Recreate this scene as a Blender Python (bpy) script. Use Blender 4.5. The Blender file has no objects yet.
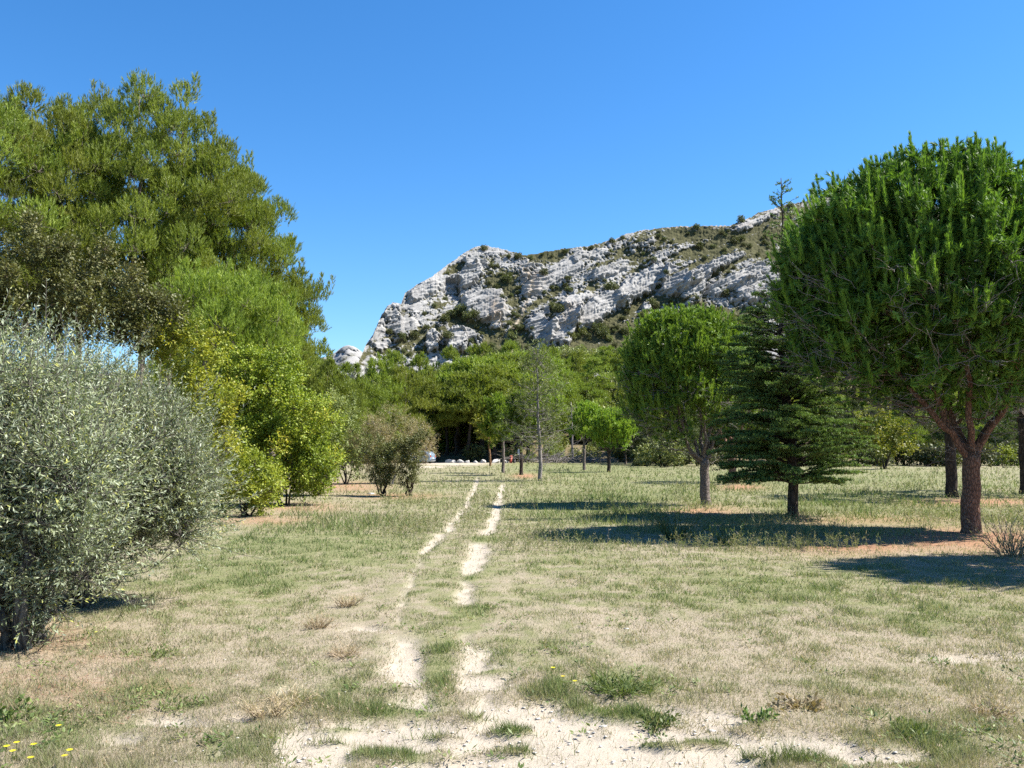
import bpy, bmesh, math, random
import numpy as np
from mathutils import Vector, Matrix

# ------------------------------------------------------------------ camera, sky, sun, exposure
W_, H_, F_ = 1024, 768, 880.0
HORIZON = 447.0
PITCH = math.atan((HORIZON - H_ / 2) / F_)
CAM = np.array([0.0, 0.0, 1.65])
SUN_EL, SUN_AZ = math.radians(50), math.radians(6)      # azimuth from +X towards +Y

scene = bpy.context.scene
cam_data = bpy.data.cameras.new("camera")
cam_data.lens = F_ / W_ * 36.0
cam_data.sensor_width = 36.0
cam_data.clip_start, cam_data.clip_end = 0.05, 6000
cam = bpy.data.objects.new("camera", cam_data)
scene.collection.objects.link(cam)
cam.location = CAM
cam.rotation_euler = (math.pi / 2 + PITCH, 0, 0)
scene.camera = cam

world = bpy.data.worlds.new("World")
scene.world = world
world.use_nodes = True
wn, wl = world.node_tree.nodes, world.node_tree.links
sky = wn.new("ShaderNodeTexSky")
sky.sky_type = 'NISHITA'
sky.sun_disc = False
sky.sun_elevation = SUN_EL
sky.sun_rotation = math.pi / 2 - SUN_AZ
sky.altitude = 0
sky.air_density = 1.0
sky.dust_density = 0.15
sky.ozone_density = 7.0
wn["Background"].inputs["Strength"].default_value = 0.076
sat = wn.new("ShaderNodeHueSaturation"); sat.inputs["Saturation"].default_value = 1.20
wl.new(sky.outputs[0], sat.inputs["Color"])
wl.new(sat.outputs[0], wn["Background"].inputs["Color"])

sun_data = bpy.data.lights.new("sun", 'SUN')
sun_data.energy = 5.0
sun_data.angle = math.radians(0.53)
sun_data.color = (1.0, 0.95, 0.87)
sun = bpy.data.objects.new("sun", sun_data)
scene.collection.objects.link(sun)
sd = Vector((math.cos(SUN_EL) * math.cos(SUN_AZ), math.cos(SUN_EL) * math.sin(SUN_AZ), math.sin(SUN_EL)))
sun.rotation_euler = sd.to_track_quat('Z', 'Y').to_euler()

scene.view_settings.view_transform = 'Standard'
scene.view_settings.look = 'None'
scene.view_settings.gamma = 1.0
scene.view_settings.exposure = 1.52
scene.cycles.max_bounces = 6
scene.cycles.diffuse_bounces = 3
scene.cycles.transmission_bounces = 3
scene.cycles.glossy_bounces = 2
scene.cycles.transparent_max_bounces = 4
scene.cycles.use_denoising = False
scene.cycles.caustics_reflective = False
scene.cycles.caustics_refractive = False

RNG = np.random.default_rng(11)

# ------------------------------------------------------------------ numeric helpers
def _hash(ix, iy, seed):
    ix = ix.astype(np.int64).astype(np.uint64); iy = iy.astype(np.int64).astype(np.uint64)
    m = np.uint64(0xffffffff)
    h = (ix * np.uint64(374761393) + iy * np.uint64(668265263) + np.uint64(seed * 974711 + 13)) & m
    h = ((h ^ (h >> np.uint64(13))) * np.uint64(1274126177)) & m
    h = ((h ^ (h >> np.uint64(15))) * np.uint64(2246822519)) & m
    h = h ^ (h >> np.uint64(16))
    return (h & m).astype(np.float64) / 4294967296.0

def perlin(x, y, seed=0):
    x = np.asarray(x, float); y = np.asarray(y, float)
    x0 = np.floor(x); y0 = np.floor(y)
    fx = x - x0; fy = y - y0
    u = fx * fx * fx * (fx * (fx * 6 - 15) + 10); v = fy * fy * fy * (fy * (fy * 6 - 15) + 10)
    def g(dx, dy):
        a = _hash(x0 + dx, y0 + dy, seed) * 2 * math.pi
        return np.cos(a) * (fx - dx) + np.sin(a) * (fy - dy)
    return ((g(0, 0) * (1 - u) + g(1, 0) * u) * (1 - v) + (g(0, 1) * (1 - u) + g(1, 1) * u) * v) * 1.4

def fbm(x, y, octaves=4, seed=0, gain=0.5):
    t = 0; a = 1.0; n = 0
    for i in range(octaves):
        t = t + a * perlin(x * 2 ** i, y * 2 ** i, seed + i * 17); n += a; a *= gain
    return t / n

def worley(x, y, seed=0):
    x0 = np.floor(x); y0 = np.floor(y)
    f1 = np.full(x.shape, 9.0); f2 = np.full(x.shape, 9.0); idv = np.zeros(x.shape)
    for dx in (-1, 0, 1):
        for dy in (-1, 0, 1):
            cx, cy = x0 + dx, y0 + dy
            h = _hash(cx, cy, seed + 5)
            d = np.hypot(cx + _hash(cx, cy, seed + 1) - x, cy + _hash(cx, cy, seed + 2) - y)
            closer = d < f1
            f2 = np.where(closer, f1, np.minimum(f2, d))
            idv = np.where(closer, h, idv)
            f1 = np.where(closer, d, f1)
    return f1, f2, idv

def sstep(a, b, x):
    t = np.clip((np.asarray(x, float) - a) / (b - a), 0, 1)
    return t * t * (3 - 2 * t)

def unit(v):
    return v / (np.linalg.norm(v, axis=-1, keepdims=True) + 1e-9)

CP, SP_ = math.cos(PITCH), math.sin(PITCH)
def pix_dir(px, py):
    """direction of a photograph pixel, scaled so its depth (+Y) is one metre"""
    a = (np.asarray(px, float) - W_ / 2) / F_; b = (H_ / 2 - np.asarray(py, float)) / F_
    y = CP - b * SP_; z = SP_ + b * CP
    return a / y, z / y

def at(px, py, Y):
    kx, kz = pix_dir(px, py)
    return np.array([CAM[0] + kx * Y, CAM[1] + Y, CAM[2] + kz * Y])

def to_pix(x, y, z):
    dy = y - CAM[1]; dz = z - CAM[2]
    d = dy * CP + dz * SP_; u = -dy * SP_ + dz * CP
    d = np.maximum(d, 0.2)
    return W_ / 2 + F_ * (x - CAM[0]) / d, H_ / 2 - F_ * u / d

def ground_z(x, y):
    x = np.asarray(x, float); y = np.asarray(y, float)
    z = -0.28 * sstep(45, 105, y)
    z = z + 0.05 * fbm(x / 3.0, y / 3.0, 3, 3) * sstep(0, 6, y)
    z = z + 0.028 * fbm(x / .5, y / .5, 4, 61) * (1 - sstep(20, 45, y))
    # earth bank behind the parking place, then the slope up to the cliffs
    z = z + 2.2 * sstep(112, 126, y) * sstep(-14, -4, x) * (1 - sstep(60, 90, x))
    z = z + 24 * sstep(118, 330, y) + 6.0 * sstep(128, 190, y) * sstep(0, 14, x)
    z = z + 0.6 * fbm(x / 25.0, y / 25.0, 3, 8) * sstep(110, 150, y)
    return z

def ground_at(px, py):
    kx, kz = pix_dir(px, py)
    Y = 10.0
    for _ in range(60):
        gz = float(ground_z(CAM[0] + kx * Y, Y))
        Yn = (gz - CAM[2]) / kz
        Y = 0.5 * Y + 0.5 * min(max(Yn, 1.0), 400.0)
    return np.array([CAM[0] + kx * Y, Y, float(ground_z(CAM[0] + kx * Y, Y))])

# ------------------------------------------------------------------ mesh helpers
class Geo:
    def __init__(self):
        self.V = []; self.T = []; self.Q = []; self.A = []; self.n = 0
    def add(self, V, T=None, Q=None, tint=0.5):
        V = np.asarray(V, float).reshape(-1, 3)
        self.V.append(V)
        self.A.append(np.broadcast_to(np.asarray(tint, float), (len(V),)).copy())
        if T is not None and len(T): self.T.append(np.asarray(T, np.int64) + self.n)
        if Q is not None and len(Q): self.Q.append(np.asarray(Q, np.int64) + self.n)
        self.n += len(V)
        return self
    def mesh(self, name, mats, smooth=False, extra=None):
        V = np.concatenate(self.V) if self.V else np.zeros((0, 3))
        T = np.concatenate(self.T) if self.T else np.zeros((0, 3), np.int64)
        Q = np.concatenate(self.Q) if self.Q else np.zeros((0, 4), np.int64)
        me = bpy.data.meshes.new(name)
        me.vertices.add(len(V)); me.vertices.foreach_set("co", V.ravel().astype(np.float32))
        nl = len(T) * 3 + len(Q) * 4
        me.loops.add(nl)
        me.loops.foreach_set("vertex_index", np.concatenate([T.ravel(), Q.ravel()]).astype(np.int32))
        me.polygons.add(len(T) + len(Q))
        st = np.concatenate([np.arange(len(T)) * 3, len(T) * 3 + np.arange(len(Q)) * 4]).astype(np.int32)
        me.polygons.foreach_set("loop_start", st)
        if smooth: me.polygons.foreach_set("use_smooth", np.ones(len(st), bool))
        me.update(calc_edges=True)
        a = me.attributes.new("tint", 'FLOAT', 'POINT'); a.data.foreach_set("value", np.concatenate(self.A).astype(np.float32))
        for k, v in (extra or {}).items():
            a = me.attributes.new(k, 'FLOAT', 'POINT'); a.data.foreach_set("value", np.asarray(v, np.float32).ravel())
        for m in (mats if isinstance(mats, (list, tuple)) else [mats]): me.materials.append(m)
        return me
    def build(self, name, mats, parent=None, smooth=False, extra=None):
        return link(name, self.mesh(name, mats, smooth, extra), parent)

def link(name, data, parent=None):
    o = bpy.data.objects.new(name, data)
    scene.collection.objects.link(o)
    if parent is not None: o.parent = parent
    return o

def tag(o, label=None, cat=None, group=None, kind=None):
    if label: o['label'] = label
    if cat: o['category'] = cat
    if group: o['group'] = group
    if kind: o['kind'] = kind
    return o

def thing(name, label, cat, loc, rz=0.0, group=None, scale=1.0):
    o = bpy.data.objects.new(name, None)
    scene.collection.objects.link(o)
    o.empty_display_size = 0.2
    o.location = tuple(float(c) for c in loc); o.rotation_euler = (0, 0, rz); o.scale = (scale,) * 3
    return tag(o, label, cat, group)

def dup(root, loc, rz=0.0, scale=1.0, label=None, group=None):
    r = root.copy(); scene.collection.objects.link(r)
    r.location = tuple(float(c) for c in loc); r.rotation_euler = (0, 0, rz)
    r.scale = (scale,) * 3 if np.isscalar(scale) else tuple(scale)
    if label: r['label'] = label
    if group: r['group'] = group
    for ch in list(root.children):
        c = ch.copy(); scene.collection.objects.link(c); c.parent = r
        for g in ch.children:
            d = g.copy(); scene.collection.objects.link(d); d.parent = c
    return r

def needles(P, D, L, Wd, rng, out=None, jit=.45):
    n = len(P)
    ref = rng.normal(size=(n, 3))
    if out is not None: ref = unit(out) + ref * jit
    S = unit(np.cross(D, ref)) * (np.asarray(Wd).reshape(-1, 1) / 2)
    V = np.stack([P - S, P + S, P + D * np.asarray(L).reshape(-1, 1)], 1).reshape(-1, 3)
    return V, np.arange(3 * n).reshape(-1, 3)

def leaves(P, D, L, Wd, rng, up=None, out=None):
    n = len(P)
    R = rng.normal(size=(n, 3))
    if out is not None: R = R * .5 + unit(out)
    if up is not None: R = R * (1 - up) + np.array([0, 0, 1.0]) * up * 2
    S = unit(np.cross(D, R)) * (np.asarray(Wd).reshape(-1, 1) / 2)
    L = np.asarray(L).reshape(-1, 1)
    V = np.stack([P, P + D * L * .5 + S, P + D * L, P + D * L * .5 - S], 1).reshape(-1, 3)
    return V, np.arange(4 * n).reshape(-1, 4)

def brush(g, SP, SD, SL, m, NL, NW, alpha, rng, tint, spread=.12, out=None):
    """bottle-brush shoots: m needles along each shoot"""
    k = len(SP)
    t = rng.random((k, m)); t[:, : max(1, m // 6)] = .92 + .08 * rng.random((k, max(1, m // 6)))
    SPr = np.repeat(SP, m, 0); SDr = np.repeat(SD, m, 0); SLr = np.repeat(np.broadcast_to(SL, (k,)), m)
    t = t.ravel()
    perp = unit(np.cross(SDr, rng.normal(size=(k * m, 3))))
    al = alpha * (1.15 - .55 * t) * rng.uniform(.7, 1.25, k * m)
    D = unit(SDr * np.cos(al)[:, None] + perp * np.sin(al)[:, None] + np.array([0, 0, spread]))
    P = SPr + SDr * (SLr * t)[:, None]
    o_ = perp if isinstance(out, str) else (None if out is None else np.repeat(out, m, 0))
    V, T = needles(P, D, NL * rng.uniform(.7, 1.2, k * m), NW * rng.uniform(.7, 1.3, k * m), rng, o_)
    tn = np.repeat(np.broadcast_to(tint, (k,)), m) + rng.normal(0, .06, k * m)
    g.add(V, T=T, tint=np.repeat(np.clip(tn, 0, 1), 3))

def tube(g, pts, rad, sides=6, tint=.5):
    pts = np.asarray(pts, float); n = len(pts)
    rad = np.broadcast_to(rad, (n,))
    tg = unit(np.gradient(pts, axis=0))
    ref = np.array([0.31, 0.93, 0.17])
    a = unit(np.cross(tg, ref)); b = np.cross(tg, a)
    th = np.arange(sides) * 2 * math.pi / sides
    ring = pts[:, None, :] + rad[:, None, None] * (np.cos(th)[None, :, None] * a[:, None, :] + np.sin(th)[None, :, None] * b[:, None, :])
    V = ring.reshape(-1, 3)
    i = np.arange(n - 1)[:, None] * sides; j = np.arange(sides)[None, :]; jn = (j + 1) % sides
    Q = np.stack([i + j, i + jn, i + sides + jn, i + sides + j], -1).reshape(-1, 4)
    V = np.vstack([V, pts[-1:]])
    T = np.stack([(n - 1) * sides + np.arange(sides), (n - 1) * sides + (np.arange(sides) + 1) % sides, np.full(sides, n * sides)], -1)
    g.add(V, T=T, Q=Q, tint=tint)

def wiggle(p0, p1, n, amp, rng, p_mid=None):
    t = np.linspace(0, 1, n)[:, None]
    p0 = np.asarray(p0, float); p1 = np.asarray(p1, float)
    if p_mid is None: p = p0 * (1 - t) + p1 * t
    else: p = p0 * (1 - t) ** 2 + 2 * np.asarray(p_mid) * t * (1 - t) + p1 * t ** 2
    w = np.cumsum(rng.normal(0, 1, (n, 3)), 0); w -= w[:1]; w -= t * w[-1:]
    return p + w * amp / math.sqrt(n)

class Skeleton:
    def __init__(self, g): self.g = g; self.P = []; self.R = []
    def limb(self, pts, r, sides=8, tint=.5):
        r = np.broadcast_to(r, (len(pts),))
        tube(self.g, pts, r, sides, tint); self.P += list(pts); self.R += list(r)
    def reach(self, target, rng, rmin=.006, rscale=.012, up=.35, zmin=0.0, amp=.08, sides=5, add=True):
        P = np.array(self.P); R = np.array(self.R)
        d = np.linalg.norm(P - target, axis=1)
        hd = np.hypot(P[:, 0] - target[0], P[:, 1] - target[1])
        cost = d + 2.5 * np.maximum(0, P[:, 2] - (target[2] - .3 * hd)) + 50 * (P[:, 2] < zmin)
        i = int(np.argmin(cost)); dist = d[i]
        p0 = P[i]
        mid = p0 * .5 + target * .5 + np.array([0, 0, -1]) * up * dist * .5
        k = max(4, int(dist / .25) + 3)
        pts = wiggle(p0, target, min(k, 14), amp * dist, rng, mid)
        r0 = min(.7 * R[i], rscale * dist + rmin)
        rr = np.linspace(r0, rmin, len(pts))
        tube(self.g, pts, rr, sides, rng.random())
        if add: self.P += list(pts[1:]); self.R += list(rr[1:])

def shell(n, c, r, rng, inner=.6, zlo=-.5, cand=10, power=.5):
    """well spread points in the shell of an ellipsoid"""
    out = np.zeros((0, 3)); c = np.asarray(c, float); r = np.asarray(r, float)
    while len(out) < n:
        q = unit(rng.normal(size=(cand * 3, 3))); q = q[q[:, 2] > zlo][:cand]
        if not len(q): continue
        q = q * (inner + (1 - inner) * rng.random((len(q), 1)) ** power)
        p = c + q * r
        if len(out):
            d = np.linalg.norm(out[None] - p[:, None], axis=2).min(1)
            p = p[int(np.argmax(d))][None]
        else: p = p[:1]
        out = np.vstack([out, p])
    return out

def rand_dirs(n, rng, zlo=-1.0):
    q = unit(rng.normal(size=(n * 6 + 60, 3)))
    q = q[q[:, 2] > zlo]
    while len(q) < n: q = np.vstack([q, q])
    return q[:n]

# ------------------------------------------------------------------ materials
def new_mat(name):
    m = bpy.data.materials.new(name); m.use_nodes = True
    n = m.node_tree.nodes; n.clear()
    out = n.new("ShaderNodeOutputMaterial")
    return m, n, m.node_tree.links, out

ALB = .75
PLAIN = ((0, 0, 0), (1, 1, 1))
def alb(c):
    return c if tuple(c) in PLAIN else tuple(x * ALB for x in c)

def ramp(n, l, fac, stops, interp='LINEAR'):
    r = n.new("ShaderNodeValToRGB"); r.color_ramp.interpolation = interp
    e = r.color_ramp.elements
    while len(e) < len(stops): e.new(.5)
    for el, (p, c) in zip(e, stops): el.position = p; el.color = (*alb(c), 1)
    l.new(fac, r.inputs[0]); return r.outputs[0]

def attr(n, name):
    a = n.new("ShaderNodeAttribute"); a.attribute_name = name; return a.outputs["Fac"]

def noise(n, l, scale, detail=4, rough=.55, vec=None, stretch=None):
    t = n.new("ShaderNodeTexNoise"); t.inputs["Scale"].default_value = scale; t.inputs["Detail"].default_value = detail
    t.inputs["Roughness"].default_value = rough
    if vec is None:
        tc = n.new("ShaderNodeTexCoord"); vec = tc.outputs["Object"]
    if stretch:
        mp = n.new("ShaderNodeMapping"); mp.inputs["Scale"].default_value = stretch; l.new(vec, mp.inputs[0]); vec = mp.outputs[0]
    l.new(vec, t.inputs["Vector"]); return t.outputs["Fac"]

def mixc(n, l, fac, a, b):
    m = n.new("ShaderNodeMix"); m.data_type = 'RGBA'
    if isinstance(fac, (int, float)): m.inputs[0].default_value = fac
    else: l.new(fac, m.inputs[0])
    for s, v in ((m.inputs[6], a), (m.inputs[7], b)):
        if isinstance(v, tuple): s.default_value = (*alb(v), 1)
        else: l.new(v, s)
    return m.outputs[2]

def math_(n, l, op, a, b=None, clamp=False):
    m = n.new("ShaderNodeMath"); m.operation = op; m.use_clamp = clamp
    for i, v in enumerate((a, b)):
        if v is None: continue
        if isinstance(v, (int, float)): m.inputs[i].default_value = v
        else: l.new(v, m.inputs[i])
    return m.outputs[0]

def leaf_mat(name, stops, trans=.3, back=None, rough=.55, spec=.3, tcol=(1.0, 1.0, .45)):
    m, n, l, out = new_mat(name)
    col = ramp(n, l, attr(n, "tint"), stops)
    oi = n.new("ShaderNodeObjectInfo")
    hsv = n.new("ShaderNodeHueSaturation")
    l.new(col, hsv.inputs["Color"])
    l.new(math_(n, l, 'ADD', math_(n, l, 'MULTIPLY', oi.outputs["Random"], .024), .488), hsv.inputs["Hue"])
    l.new(math_(n, l, 'ADD', math_(n, l, 'MULTIPLY', oi.outputs["Random"], .40), .80), hsv.inputs["Value"])
    col = hsv.outputs[0]
    if back:
        g = n.new("ShaderNodeNewGeometry"); col = mixc(n, l, g.outputs["Backfacing"], col, back)
    p = n.new("ShaderNodeBsdfPrincipled"); p.inputs["Roughness"].default_value = rough
    p.inputs["Specular IOR Level"].default_value = spec
    l.new(col, p.inputs["Base Color"])
    t = n.new("ShaderNodeBsdfTranslucent")
    tm = n.new("ShaderNodeMix"); tm.data_type = 'RGBA'; tm.blend_type = 'MULTIPLY'; tm.inputs[0].default_value = 1
    l.new(col, tm.inputs[6]); tm.inputs[7].default_value = (*[min(1, c * 1.0) for c in tcol], 1)
    l.new(tm.outputs[2], t.inputs["Color"])
    mx = n.new("ShaderNodeMixShader"); mx.inputs[0].default_value = trans
    l.new(p.outputs[0], mx.inputs[1]); l.new(t.outputs[0], mx.inputs[2]); l.new(mx.outputs[0], out.inputs[0])
    return m

def bark_mat(name, dark, light, scale=14, stretch=(1, 1, .28), bump=.6):
    m, n, l, out = new_mat(name)
    v = n.new("ShaderNodeTexVoronoi"); v.feature = 'DISTANCE_TO_EDGE'; v.inputs["Scale"].default_value = scale
    tc = n.new("ShaderNodeTexCoord"); mp = n.new("ShaderNodeMapping"); mp.inputs["Scale"].default_value = stretch
    l.new(tc.outputs["Object"], mp.inputs[0])
    nz = noise(n, l, scale * .8, 4, .6, mp.outputs[0])
    ad = n.new("ShaderNodeVectorMath"); ad.operation = 'ADD'
    l.new(mp.outputs[0], ad.inputs[0])
    cmb = n.new("ShaderNodeCombineXYZ"); l.new(math_(n, l, 'MULTIPLY', nz, .06), cmb.inputs[0]); l.new(math_(n, l, 'MULTIPLY', nz, .06), cmb.inputs[1])
    l.new(cmb.outputs[0], ad.inputs[1]); l.new(ad.outputs[0], v.inputs["Vector"])
    edge = math_(n, l, 'MULTIPLY', v.outputs["Distance"], 5.0, True)
    c1 = mixc(n, l, edge, dark, light)
    c2 = mixc(n, l, math_(n, l, 'MULTIPLY', noise(n, l, 5, 5), .7), c1, tuple(c * .55 for c in light))
    p = n.new("ShaderNodeBsdfPrincipled"); p.inputs["Roughness"].default_value = .9; p.inputs["Specular IOR Level"].default_value = .1
    l.new(c2, p.inputs["Base Color"])
    b = n.new("ShaderNodeBump"); b.inputs["Strength"].default_value = bump; b.inputs["Distance"].default_value = .03
    l.new(math_(n, l, 'ADD', edge, nz), b.inputs["Height"]); l.new(b.outputs[0], p.inputs["Normal"])
    l.new(p.outputs[0], out.inputs[0]); return m

def plain_mat(name, col, rough=.6, metal=0.0, var=.25, scale=6, spec=.4):
    m, n, l, out = new_mat(name)
    c = mixc(n, l, noise(n, l, scale, 5), tuple(x * (1 - var) for x in col), tuple(min(1, x * (1 + var)) for x in col))
    p = n.new("ShaderNodeBsdfPrincipled"); p.inputs["Roughness"].default_value = rough; p.inputs["Metallic"].default_value = metal
    p.inputs["Specular IOR Level"].default_value = spec
    l.new(c, p.inputs["Base Color"]); l.new(p.outputs[0], out.inputs[0]); return m

M = {}
ALB = .86       # foliage
M['aleppo'] = leaf_mat("aleppo pine needles", [(0, (.105, .145, .02)), (.5, (.225, .295, .042)), (1, (.37, .425, .085))], .38)
M['stone_pine'] = leaf_mat("stone pine needles", [(0, (.04, .08, .014)), (.35, (.09, .17, .026)), (.65, (.21, .345, .05)), (1, (.325, .48, .078))], .32)
M['young_pine'] = leaf_mat("young pine needles", [(0, (.11, .185, .025)), (.5, (.23, .345, .042)), (1, (.38, .46, .075))], .38)
M['cedar'] = leaf_mat("cedar needles", [(0, (.085, .135, .04)), (.5, (.17, .26, .075)), (1, (.27, .35, .11))], .28)
M['shade_leaf'] = leaf_mat("shade-darkened leaves", [(0, (.04, .06, .018)), (.5, (.08, .11, .03)), (1, (.15, .18, .05))], .25)  # dark green leaves, further darkened for the shade at the meadow's far edge
M['olive'] = leaf_mat("olive leaves", [(0, (.12, .155, .07)), (.5, (.215, .25, .125)), (.85, (.30, .33, .16)), (1, (.46, .46, .10))], .22, back=(.33, .37, .25), rough=.5, spec=.35, tcol=(.9, 1, .5))
M['oak'] = leaf_mat("broad yellow green leaves", [(0, (.10, .145, .018)), (.5, (.225, .285, .033)), (.8, (.35, .38, .05)), (1, (.48, .40, .065))], .36)
M['golden'] = leaf_mat("golden green leaves", [(0, (.15, .19, .022)), (.5, (.28, .31, .04)), (1, (.42, .38, .06))], .36)
M['dusky'] = leaf_mat("dull olive brown leaves", [(0, (.075, .09, .03)), (.5, (.15, .17, .055)), (1, (.26, .25, .09))], .22)
M['broom'] = leaf_mat("broom twigs", [(0, (.13, .15, .045)), (.4, (.24, .245, .085)), (.75, (.36, .29, .16)), (1, (.46, .34, .22))], .25)
M['scrub'] = leaf_mat("scrub leaves", [(0, (.06, .075, .025)), (.5, (.11, .13, .042)), (1, (.18, .19, .07))], .25)
M['scrub_light'] = leaf_mat("light hillside leaves", [(0, (.12, .15, .04)), (.5, (.21, .245, .075)), (1, (.30, .32, .11))], .25)
ALB = .74
M['grass'] = leaf_mat("grass blades", [(0, (.155, .215, .07)), (.3, (.235, .285, .11)), (.55, (.31, .315, .16)), (.8, (.39, .345, .22)), (1, (.49, .42, .32))], .38, rough=.7, spec=.2, tcol=(1, 1, .65))
ALB = .8
M['weed'] = leaf_mat("weed leaves", [(0, (.06, .10, .025)), (.5, (.13, .19, .05)), (1, (.26, .31, .11))], .3)
M['dry'] = leaf_mat("dry straw", [(0, (.26, .19, .11)), (.5, (.42, .32, .2)), (1, (.55, .44, .3))], .3)
M['litter'] = leaf_mat("fallen needles", [(0, (.20, .09, .05)), (.5, (.40, .22, .13)), (1, (.58, .40, .26))], .2)
M['petal'] = leaf_mat("yellow petals", [(0, (.75, .62, .02)), (1, (.85, .75, .05))], .3)
ALB = .76
M['bark_pine'] = bark_mat("reddish pine bark", (.07, .038, .028), (.34, .205, .145), 24, (1, 1, .35))
M['bark_grey'] = bark_mat("grey pine bark", (.09, .07, .06), (.34, .28, .245), 26, (1, 1, .35))
M['bark_dark'] = bark_mat("dark bark", (.03, .024, .02), (.12, .09, .07), 12)
M['bark_olive'] = bark_mat("olive bark", (.05, .045, .04), (.20, .18, .155), 16)
M['bark_dead'] = bark_mat("weathered dead wood", (.14, .12, .11), (.40, .36, .33), 20, (1, 1, .15), .3)
M['bark_orange'] = bark_mat("orange pine bark", (.16, .08, .04), (.42, .24, .13), 14)
M['white_rock'] = plain_mat("white limestone", (.62, .60, .57), .9, var=.2, scale=3, spec=.1)
M['grey_rock'] = plain_mat("grey limestone", (.27, .26, .245), .95, var=.3, scale=1.2, spec=.05)
M['flint'] = plain_mat("pale stones", (.62, .585, .53), .9, var=.25, scale=9, spec=.1)

# ------------------------------------------------------------------ the ground
def blob(px, py, spots):
    r = np.zeros(np.shape(px))
    for (cx, cy, rx, ry, s) in spots:
        q = ((px - cx) / rx) ** 2 + ((py - cy) / ry) ** 2
        r = np.maximum(r, s * np.exp(-q * .9))
    return r

def poly_dist(px, py, pts):
    """distance to a polyline whose points are (x, y, half width); returns distance / half width"""
    best = np.full(np.shape(px), 99.0)
    for (x0, y0, w0), (x1, y1, w1) in zip(pts[:-1], pts[1:]):
        dx, dy = x1 - x0, y1 - y0
        t = np.clip(((px - x0) * dx + (py - y0) * dy) / (dx * dx + dy * dy), 0, 1)
        d = np.hypot(px - x0 - t * dx, (py - y0 - t * dy)) / (w0 + (w1 - w0) * t)
        best = np.minimum(best, d)
    return best

RUT_L = [(478, 478, 1.5), (473, 492, 2.2), (464, 510, 3.4), (450, 527, 4.2), (437, 538, 4.6), (424, 551, 4)]
RUT_L2 = [(421, 556, 3), (404, 592, 5), (398, 620, 6)]
RUT_R = [(503, 486, 2), (500, 495, 3), (496, 512, 5.5), (490, 530, 6), (479, 548, 11), (471, 566, 9), (469, 588, 10), (464, 602, 8)]
RUT_R2 = [(464, 604, 5), (468, 640, 8), (478, 662, 12), (488, 690, 16)]
BARE = [(520, 764, 240, 26, 1.2), (440, 697, 44, 9, .8), (495, 706, 60, 12, .85), (560, 724, 70, 12, .9), (412, 664, 26, 26, 1.0), (478, 655, 18, 14, .85), (480, 682, 40, 18, .85), (500, 735, 130, 32, 1.0), (660, 748, 150, 26, 1.1), (345, 746, 80, 26, 1.25),
        (790, 746, 130, 17, 1.35), (870, 750, 70, 10, 1.2), (700, 716, 60, 12, .8), (590, 690, 30, 7, .6), (365, 629, 24, 4, .9), (345, 632, 12, 3, .8), (325, 600, 20, 8, .35),
        (185, 722, 40, 9, .8), (235, 716, 34, 8, .7), (300, 722, 40, 10, .6), (120, 742, 34, 7, .6), (290, 690, 14, 5, .5), (263, 665, 10, 4, .5),
        (960, 657, 90, 5, .75), (860, 655, 40, 4, .5), (540, 705, 40, 12, .7), (430, 712, 60, 14, .7), (420, 785, 220, 26, 1.0), (700, 790, 200, 16, .9),
        (455, 463, 40, 2.6, 1.0), (480, 459, 60, 3.0, 1.0), (440, 459, 26, 3, 1.0), (520, 457, 70, 2.2, .9), (430, 467, 20, 1.2, .9)]
ORANGE = [(970, 540, 100, 11, 1.0), (860, 545, 70, 10, .7), (985, 502, 70, 4, .8), (740, 487, 22, 3, .7), (705, 512, 36, 6, .6), (800, 521, 40, 4, .45), (262, 520, 46, 5, .5),
          (60, 690, 110, 24, .3), (110, 660, 60, 12, .25), (30, 640, 60, 16, .45), (880, 520, 90, 6, .35), (300, 508, 40, 5, .5), (395, 496, 40, 3, .55), (525, 476, 12, 2, .8),
          (350, 487, 40, 6, .5), (560, 452, 60, 6, .7), (610, 450, 50, 6, .6), (1150, 560, 120, 26, .8)]
GREEN = [(330, 550, 110, 22, .75), (240, 580, 70, 40, .55), (620, 500, 120, 22, .7), (760, 480, 260, 14, .7), (900, 500, 160, 18, .7), (600, 470, 100, 8, .9), (560, 464, 60, 5, 1.0),
         (460, 575, 60, 40, .35), (560, 560, 60, 22, .4), (440, 640, 40, 30, .6), (520, 650, 60, 26, .55), (630, 680, 60, 14, .75), (390, 710, 60, 14, .8), (370, 752, 60, 10, .6), (340, 690, 60, 18, .5),
         (620, 716, 50, 6, .8), (800, 750, 60, 10, .8), (900, 745, 90, 20, .65), (780, 590, 180, 22, .55), (930, 610, 110, 22, .5), (150, 690, 50, 8, .8), (260, 745, 50, 16, .7), (420, 500, 50, 14, .4), (60, 725, 60, 20, .6),
         (850, 680, 120, 20, .3), (700, 600, 120, 26, .25)]
SHORT = [(430, 610, 160, 60, .8), (640, 640, 260, 50, .4)]

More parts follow.
